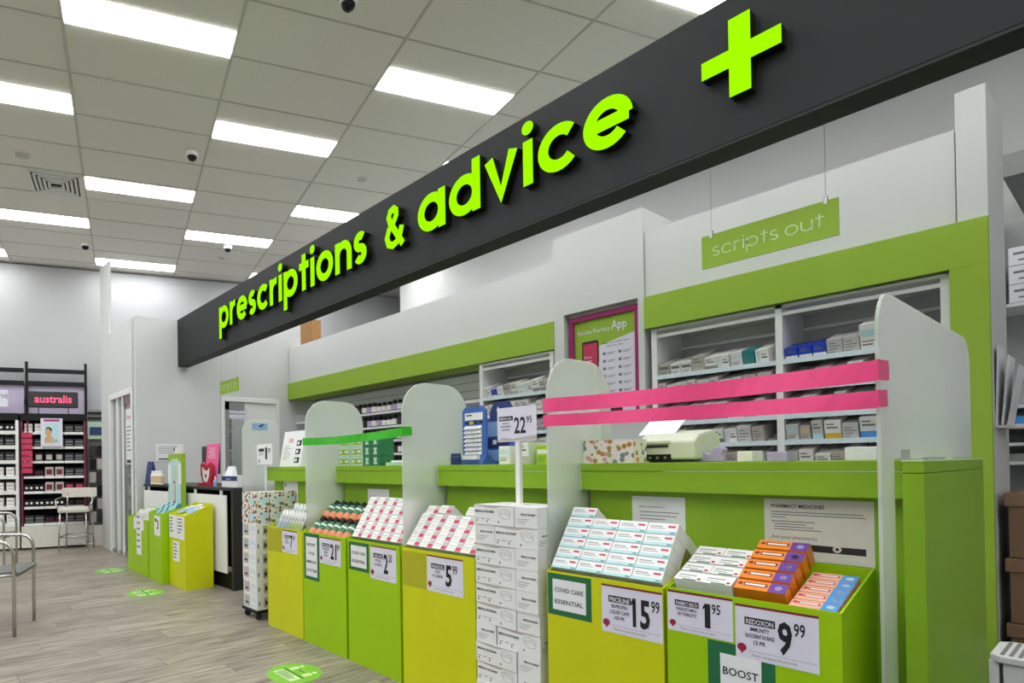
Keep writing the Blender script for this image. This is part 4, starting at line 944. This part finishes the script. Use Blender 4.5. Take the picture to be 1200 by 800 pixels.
t=thing('glove_tub','small dark purple tub on the counter beside the blue card display','tub',(2.43,2.215,CT)); MB().lathe([(.028,0),(.03,.04),(.026,.05)],16).build('body','navy',t); MB().lathe([(.027,.05),(.027,.062)],16).build('lid','navy',t)
for k in range(3): tag(link('soap_carton',SPEC['green'][3] if k==2 else CM[5+k][3],None,(2.50+.02*k,1.915-.10*k,CT)),['pale carton beside the navy leaflet display on the counter','pale carton behind the 22.95 price card on the counter','lime green carton behind the 22.95 price card on the counter'][k],'carton')
t=thing('herb_pot','small green leafy product pack on the counter beside the frosted screen','plant pack',(2.56,1.56,CT)); MB().lathe([(.035,0),(.045,.06),(.042,.062)],14).build('pot','beige',t)
b=MB()
for k in range(14):
    a_=k*2.4; r_=.02+.025*((k*7)%5)/5; x,y=r_*math.cos(a_),r_*math.sin(a_); b.add([(x,y,.06),(x*1.6+.012,y*1.6,.09),(x*2,y*2,.115+.01*(k%3)),(x*1.6-.012,y*1.6,.092)],[(0,1,2,3)])
b.build('leaves','leaf',t)
# owl tissue box and label printer
t=thing('tissue_carton','white tissue box with an owl print on the counter beside the printer','tissue box',(2.44,1.332,CT)); MB().box(-.055,.055,-.107,.107,0,.098).build('box','owl_print',t); MB().lathe([(.03,.098),(.03,.0995)],18).build('opening','white',t)
t=thing('label_printer','cream coloured label printer on the green counter','printer',(2.63,1.165,CT))
MB().prism([(-.10,.012),(.13,.012),(.15,.05),(.13,.115),(.06,.135),(-.06,.115),(-.10,.085)],1,-.11,.11).build('body','printer',t,bevel=.008)
MB().box(-.112,-.08,-.02,.105,.078,.092).build('output_lip','printer',t,bevel=.003); MB().box(-.103,-.098,-.01,.095,.062,.072).build('slot','charcoal',t); MB().box(-.105,-.095,-.02,.10,.008,.034).build('control_strip','black',t)
for k in range(3): MB().lathe([(.005,-.004),(.005,.001)],10,(-.105,.0+.03*k,.02),axis='x').build('button','grey',t)
MB().box(-.05,.05,-.09,.09,0,.012).build('foot','grey',t); MB().prism([(-.02,.12),(-.015,.12),(.09,.185),(.085,.188)],1,.0,.15).build('paper_sheet','paper',t)
t=thing('tape_dispenser','lavender curved clip shaped tape dispenser on the counter','dispenser',(2.62,.985,CT)); MB().prism([(0,0),(.10,0),(.10,.03),(.07,.04),(.045,.03),(.035,.055),(.012,.065),(-.005,.05),(.005,.03)],0,-.02,.02).build('body','lavender',t,bevel=.004)
for k,(y,w_,h_) in enumerate(((.90,.05,.04),(.80,.06,.035),(.57,.08,.045))):
    tag(MB().box(-.05,.05,-w_/2,w_/2,0,h_).build('counter_box',['carton','lavender','card_lilac'][k],None,(2.62,y,CT),bevel=.002),['low white box on the counter beside the tape dispenser','small lavender box on the counter between two other boxes','pale pink box on the counter next to the long frosted screen'][k],'box')

# ================================================================== STOCK ROOM CORNER
t=thing('step_stool','white folding step stool with a ribbed top beside the green post','stool',(3.97,.30,0)); H_=.30
MB().prism([(-.17,-.11),(-.13,-.14),(.13,-.14),(.17,-.11),(.17,.11),(.13,.14),(-.13,.14),(-.17,.11)],2,H_-.03,H_).build('top','white',t,bevel=.004)
for i in range(9): MB().box(-.14,.14,-.105+.0255*i,-.093+.0255*i,H_,H_+.003).build('grip_strip','grey',t)
for s in (-1,1):
    for q in (-1,1):
        MB().prism([(s*.125-.03,0),(s*.125+.03,0),(s*.115+.03,H_-.03),(s*.115-.03,H_-.03)],1,q*.125-.012,q*.125+.012).build('leg','white',t)
    MB().box(s*.15-.01,s*.15+.01,-.10,.10,.10,H_-.03).build('side_panel','white',t); MB().box(s*.161-.002,s*.161+.002,-.05,.05,.16,.20).build('hand_slot','black',t)
for q in (-1,1): MB().box(-.14,.14,q*.135-.008,q*.135+.008,.12,H_-.03).build('front_panel','white',t); MB().box(-.045,.045,q*.1435-.001,q*.1435+.001,.17,.21).build('hand_slot','black',t)
for k,z in enumerate((.0,.325,.65)):
    t=thing('archive_box','brown archive storage box with a lid, %s of the stack beside the white pier'%['bottom','middle','top'][k],'box',(4.675,.235,z),group='brown archive boxes')
    MB().prism([(-.19,0),(.19,0),(.205,.26),(-.205,.26)],1,-.205,.205).build('body','brown_box',t); MB().box(-.215,.215,-.22,.22,.255,.32).build('lid','brown_box',t,bevel=.003)
    MB().box(-.2155,-.2152,-.04,.04,.10,.13).build('hand_hole','black',t)
t=thing('stock_shelving','white stock shelves past the pier with cartons on them','shelf',(5.75,-.325,0))
for y in (-.96,.955): MB().box(0,.40,y-.015,y+.015,0,2.75).build('upright','shelf_white',t)
for z in (1.10,1.22,1.34,1.46,2.11): MB().box(0,.40,-.945,.94,z,z+.02).build('shelf','shelf_white',t)
MB().box(.40,.41,-.97,.97,0,2.75).build('back_panel','wall_grey',t)
sm=MB().box(0,.30,-.14,.14,0,.118,0); fr=face((-.0002,.14,0)); sm.plate(fr,.02,.24,.07,.085,.0006,1); sm.plate(fr,.04,.2,.03,.04,.0006,1); sm.plate(fr,.0,.28,.0,.004,.0006,1); o=sm.build('stock_carton',['paper','ink_grey']); smm=o.data; bpy.data.objects.remove(o)
for r in range(3):
    for c in range(3): tag(link('stock_carton',smm,None,(5.76,.405-.30*c,2.1305+.119*r)),'white printed stock carton stacked on the high shelf past the pier','carton','white stock cartons on the high shelf')
for k,(z,m_,l) in enumerate(((1.3605,'sky','blue folder lying in the pigeonhole past the pier'),(1.2405,'charcoal','dark folder lying in the pigeonhole below the blue folder'),(1.1205,'grey','grey folder lying in the lowest pigeonhole past the pier'))):
    tag(MB().box(0,.30,0,.42,0,.05).build('folder',m_,None,(5.77,.14,z),bevel=.002),l,'folder')
t=thing('wall_pocket','clear wall pocket of loose papers hung on the white pier','papers',(4.60,.478,1.30))
MB().prism([(-.16,-.008),(.22,-.012),(.22,-.07),(-.10,-.03)],2,0,.01).build('pocket','offwhite',t)
for k in range(3): MB().prism([(-.001-.014*k,.015),(-.012-.030*k,.42-.05*k),(-.0135-.030*k,.42-.05*k),(-.0025-.014*k,.015)],0,-.13+.05*k,.12+.04*k).build('sheet','paper',t)
t=thing('brown_carton','brown cardboard carton on top of the white dispensary wall','carton',(4.54,6.73,2.8505)); MB().box(-.12,.02,-.15,.15,0,.30).build('box','cardboard',t); MB().box(-.121,.021,-.152,-.149,0,.30).build('flap','cardboard',t)

# ================================================================== COSMETICS WALL
t=thing('cosmetics_bay','maroon edged cosmetics shelf bay with a lit brand sign, against the far wall','shelf',G(9.26,-.955,0),rotz=GROT); hw=.43
MB().box(.01,.62,-hw,hw,.03,.335).build('base_cabinet','offwhite',t); MB().box(.03,.6,-hw,hw,0,.03).build('kickboard','kick_black',t)
MB().box(.58,.62,-hw,hw,.335,1.96).build('back_panel','black',t)
for s in (-1,1): MB().box(.02,.58,s*hw-.012-(.012 if s>0 else -.012),s*hw+.012-(.012 if s>0 else -.012),.335,1.86).build('side_panel','maroon',t)
MB().box(0,.60,-hw,hw,1.86,1.96).build('header','black',t)
MB().box(.56,.62,-hw,hw,1.96,2.50).build('header_panel','lilac_wall',t)
for y in (-hw+.015,hw-.015): MB().box(.50,.54,y-.02,y+.02,1.96,2.79).build('post','black',t)
for z in (2.47,2.66): MB().box(.49,.55,-hw,hw,z-.035,z+.025).build('rail','black',t)
MB().lathe([(.0,-.02),(.035,0),(.035,.07),(.0,.09)],10,(.50,hw-.015,2.15)).build('finial','black',t)
CZ=[.36,.60,.82,1.04,1.26,1.47,1.68]
for z in CZ:
    for k in range(3): 
        y=hw-.03-.27*(k+1); MB().box(.03,.56,y+.004,y+.266,z-.02,z+.015).build('shelf','white',t)
sg=MB().box(-.0,.03,-.335,.335,2.05,2.29).build('brand_sign','charcoal',t,loc=(.05,.0,0),bevel=.02)
b=MB(); fr=face((-.001,.335,2.05)); b.text(fr,'australis',.335,.075,.16,bold=.02,align='C',fit=.50); b.build('lettering','sign_text_pink',sg)
for s in (-1,1): MB().box(.06,.07,s*.2-.006,s*.2+.006,1.96,2.05).build('sign_leg','black',t)
def cos_mesh(m1,m2,w_,h_,kind):
    b=MB().box(0,.08,-w_/2,w_/2,0,h_,0); fr=face((-.0003,w_/2,0))
    if kind==0: b.plate(fr,w_*.15,w_*.85,h_*.15,h_*.75,.001,1)
    if kind==1:
        for s in (.27,.73): b.poly(fr,[(w_*s+.018*math.cos(q*math.pi/5),h_*.5+.018*math.sin(q*math.pi/5)) for q in range(10)],.002,1)
    if kind==2: b.plate(fr,w_*.1,w_*.9,h_*.55,h_*.7,.001,1); b.plate(fr,w_*.1,w_*.9,h_*.2,h_*.3,.001,1)
    o=b.build('cosmetic',[m1,m2]); me=o.data; bpy.data.objects.remove(o); return me
CO=[cos_mesh('black','taupe',.11,.12,0),cos_mesh('black','carton',.13,.10,1),cos_mesh('charcoal','grey',.12,.11,2),cos_mesh('black','rose',.12,.12,0),cos_mesh('black','maroon',.12,.09,2),cos_mesh('taupe','maroon',.11,.13,0),cos_mesh('carton','taupe',.10,.12,2)]
CN=['black compact case with a taupe window','black case with two round pale pans','dark grey lined cosmetic case','black case with a rose window','black case with maroon lines','taupe and maroon palette','pale boxed cosmetic']
for r,z in enumerate(CZ):
    for k in range(6):
        y=hw-.075-.135*k-.02; i=[2,1,1,4,0,2,6][r] if k in (0,1) else [4,1,5,5,0,5,1][r] if k in (2,3) else [2,4,3,2,2,2,2][r]
        if r==6 and k in (2,3): continue
        p=G(9.26,-.955,0)+GA*.06-GB*y
        o=link('cosmetic_case',CO[i],None,(p.x,p.y,z+.0155),GROT); tag(o,CN[i]+' on cosmetics bay shelf %s, counting from the base'%['one','two','three','four','five','six','seven'][r],'cosmetic','cosmetics on shelf %d'%(r+1))
t2=thing('beauty_poster','pale pink framed portrait card on the cosmetics shelves','poster',G(9.243,-.975,1.4855),rotz=GROT)
MB().box(0,.012,-.145,.145,0,.405).build('frame','card_lilac',t2); b=MB(); fr=face((-.0005,.145,0)); b.plate(fr,.05,.24,.05,.33,.001,0); b.plate(fr,.04,.25,.36,.39,.001,4)
b.poly(fr,[(.105+.045*math.cos(q*math.pi/6),.205+.06*math.sin(q*math.pi/6)) for q in range(12)],.002,1); b.poly(fr,[(.145,.21),(.15,.25),(.115,.28),(.075,.27),(.058,.22),(.075,.25),(.11,.258)],.003,2); b.poly(fr,[(.05,.05),(.18,.05),(.16,.13),(.12,.15),(.09,.15),(.055,.12)],.0015,1); b.plate(fr,.12,.22,.06,.10,.004,3); b.build('print',['aqua','skin','black','taupe','magenta'],t2)
# hanging pink tags strip
t2=thing('tag_strip','stack of pink shelf tags hanging at the edge of the cosmetics bay','tags',G(9.235,-.955-.335,0),rotz=GROT)
for k in range(7): MB().box(0,.012,-.06,.075,1.10+.085*k,1.17+.085*k).build('tag','rose',t2,rot=(0,.0,0))
MB().box(.012,.02,-.01,.01,1.1,1.85).build('strip','maroon',t2)
# neighbouring white bay (left, cut by the frame)
t=thing('cosmetics_bay','white edged cosmetics shelf bay with an oval name sign','shelf',G(9.26,-1.84,0),rotz=GROT)
MB().box(.01,.62,-hw,hw,.03,.335).build('base_cabinet','offwhite',t); MB().box(.03,.6,-hw,hw,0,.03).build('kickboard','kick_black',t); MB().box(.58,.62,-hw,hw,.335,1.96).build('back_panel','charcoal',t)
for s in (-1,1): MB().box(.0,.58,s*(hw-.02)-.02,s*(hw-.02)+.02,.335,1.86).build('side_panel','white',t)
MB().box(0,.60,-hw,hw,1.86,1.96).build('header','black',t); MB().box(.56,.62,-hw,hw,1.96,2.50).build('header_panel','lilac_wall',t)
MB().box(.50,.54,hw-.035,hw-.005,1.96,2.79).build('post','black',t)
for z in (2.47,2.66): MB().box(.49,.55,-hw,hw,z-.035,z+.025).build('rail','black',t)
for z in CZ: MB().box(.02,.56,-hw+.04,hw-.04,z-.02,z+.03).build('shelf','white',t)
sg=MB().box(.02,.05,-.30,.30,2.04,2.29).build('brand_sign','card_lilac',t,loc=(0,.0,0),bevel=.012); b=MB(); fr=face((.019,.30,2.04)); b.text(fr,'me',.45,.13,.13); b.build('lettering','ink_grey',sg)
for r,z in enumerate(CZ):
    for k in range(3):
        i=[6,6,6,6,2,2,1][r]; p=G(9.26,-1.84,0)+GA*.06-GB*(-hw+.12+.14*k); o=link('cosmetic_case',CO[i],None,(p.x,p.y,z+.0305),GROT); tag(o,CN[i]+' on white bay shelf %s, counting from the base'%['one','two','three','four','five','six','seven'][r],'cosmetic','white bay cosmetics, shelf %d'%(r+1))
# small bay between cosmetics and the column
t=thing('nail_bay','narrow accessory rack with a pale green header beside the white column','rack',G(9.42,-.33,0),rotz=GROT)
MB().box(.10,.14,-.17,.17,.0,2.05).build('back_panel','grey',t); MB().box(.0,.12,-.17,.17,1.60,1.86).build('header','pale_green',t); MB().box(-.01,.0,-.10,.14,1.66,1.78).build('brand_sign','navy',t)
for z in (1.92,2.0): MB().box(.06,.10,-.17,.17,z-.012,z+.012).build('rail','black',t)
MB().box(0,.10,-.17,.17,0,.30).build('base','offwhite',t)
for c in range(3):
    for r in range(6): MB().box(.02,.10,-.15+.105*c,-.06+.105*c,.34+.2*r,.50+.2*r).build('accessory_card',['black','charcoal','taupe'][(c+r)%3],t)

# ================================================================== SEATING
def arm_chair(name,label,fl,fr_,rz):
    """chrome tube chair; front legs at local (0,+-w/2)"""
    c=(Vector(fl)+Vector(fr_))/2; w_=(Vector(fl)-Vector(fr_)).length
    t=thing(name,label,'chair',(c.x,c.y,0),rotz=rz,group='waiting chairs'); h=w_/2; r=.013
    for s in (-1,1):
        y=s*h; 
        p=[(0,y,.004),(0,y,.56)]+[(-.09+.09*math.cos(q*math.pi/12),y,.56+.10*math.sin(q*math.pi/12)) for q in range(1,7)]+[(-.40,y,.665),(-.46,y,.66)]
        MB().tube(p,r).build('arm_tube','chrome',t,smooth=True); MB().tube([(-.46,y,.004),(-.46,y,.72),(-.52,y,.86)],r).build('leg','chrome',t,smooth=True)
        MB().tube([(0,y,.43),(-.46,y,.40)],.011).build('side_rail','chrome',t,smooth=True)
    b=MB(); n=8
    for m_ in range(1): pass
    prof=[(.02,.415),(.03,.44),(.0,.455),(-.12,.448),(-.30,.425),(-.44,.41),(-.44,.38),(-.30,.395),(-.12,.41)]
    b.prism(prof,1,-h+.015,h-.015).build('seat','seat_grey',t,bevel=.006)
    MB().prism([(-.47,.50),(-.455,.50),(-.505,.86),(-.52,.86)],1,-h+.015,h-.015).build('backrest','seat_grey',t,bevel=.005)
    return t
e=(at(40,727,Z=0)+at(17,747,Z=0))/2
arm_chair('waiting_chair','chrome tube arm chair with a grey seat facing the counter',at(40,727,Z=0),at(17,747,Z=0),-math.atan2(.405,.914))
p=at(5,676,Z=0); arm_chair('waiting_chair','chrome tube arm chair further along the row towards the cosmetics wall',p+Vector((.17,.40,0)),p,-.4)
t=thing('makeup_stool','high cream seated stool with chrome arms and legs at the cosmetics bay','stool',(1.82,8.78,0),rotz=-2.03); r=.011
MB().prism([(-.2,-.18),(.17,-.21),(.21,-.12),(.21,.12),(.17,.21),(-.2,.18)],2,.545,.61).build('seat','seat_cream',t,bevel=.02)
pts=[(-.20+.03*math.cos(q*.35-1.4)-.0, .25*math.sin((q-4)/4*1.25)/math.sin(1.25)) for q in range(9)]
bk=[(-.20-.06*math.cos((q-4)/4*1.25)+.02,.24*math.sin((q-4)/4*1.25)/.95) for q in range(9)]
poly=bk+[(x+.03,y) for x,y in bk[::-1]]
MB().prism(poly,2,.74,.88).build('backrest','seat_cream',t,bevel=.008)
for sx in (-1,1):
    for sy in (-1,1): MB().tube([(sx*.19,sy*.19,.004),(sx*.17,sy*.17,.55)],r).build('leg','chrome',t,smooth=True); MB().lathe([(.018,0),(.018,.012)],10,(sx*.19,sy*.19,0)).build('foot','chrome',t)
for sy in (-1,1): MB().tube([(.15,sy*.19,.58),(.14,sy*.24,.68),(.08,sy*.25,.73),(-.18,sy*.23,.75)],r).build('arm_tube','chrome',t,smooth=True); MB().tube([(-.18,sy*.17,.58),(-.2,sy*.17,.8)],r).build('back_post','chrome',t,smooth=True)
for a_,b_ in (((.18,-.18),(.18,.18)),((-.18,-.18),(-.18,.18)),((.18,.18),(-.18,.18)),((.18,-.18),(-.18,-.18))): MB().tube([(a_[0],a_[1],.21),(b_[0],b_[1],.21)],.009).build('stretcher','chrome',t,smooth=True)
MB().tube([(-.18,-.18,.06),(-.26,0,.05),(-.18,.18,.06)],.012).build('foot_rail','chrome',t,smooth=True)

# ================================================================== FLOOR DECALS
def decal(label,u,v,r,rz):
    p=at(u,v,Z=0); t=thing('floor_decal',label,'decal',(p.x,p.y,.0002),rotz=rz)
    MB().lathe([(r,0),(r,.0008)],40).build('disc','decal_green',t)
    b=MB(); fr=lambda x,y,z=0:(x,y,.0008+z); b.plate(fr,-r*.62,r*.62,-r*.55,-r*.12,.0004,0); 
    for i in range(4): b.plate(fr,-r*.5,r*.5*rnd.uniform(.4,1),-r*(.22+.09*i),-r*(.18+.09*i),.0008,1)
    b.plate(fr,-r*.66,r*.66,-r*.06,-r*.0,.0004,2)
    for s in (-1,1):
        cx_=s*r*.42; b.poly(fr,[(cx_-r*.12,r*.08),(cx_+r*.12,r*.08),(cx_+r*.14,r*.38),(cx_+r*.04,r*.48),(cx_-r*.04,r*.48),(cx_-r*.14,r*.38)],.0004,0); b.poly(fr,[(cx_+r*.1*math.cos(q*math.pi/5),r*.60+r*.1*math.sin(q*math.pi/5)) for q in range(10)],.0004,0)
    b.plate(fr,-r*.2,r*.2,r*.28,r*.33,.0004,2); b.build('print',['decal_light','bottle_green','dark_green'],t)
decal('round green floor sticker in front of the green bottle bin',345,788.5,.155,-math.pi/2)
decal('round green floor sticker in front of the yellow bin by the desk',170.5,694.5,.165,-math.pi/2)
decal('round green floor sticker near the end green bin and the door',129,668.5,.165,-math.pi/2)
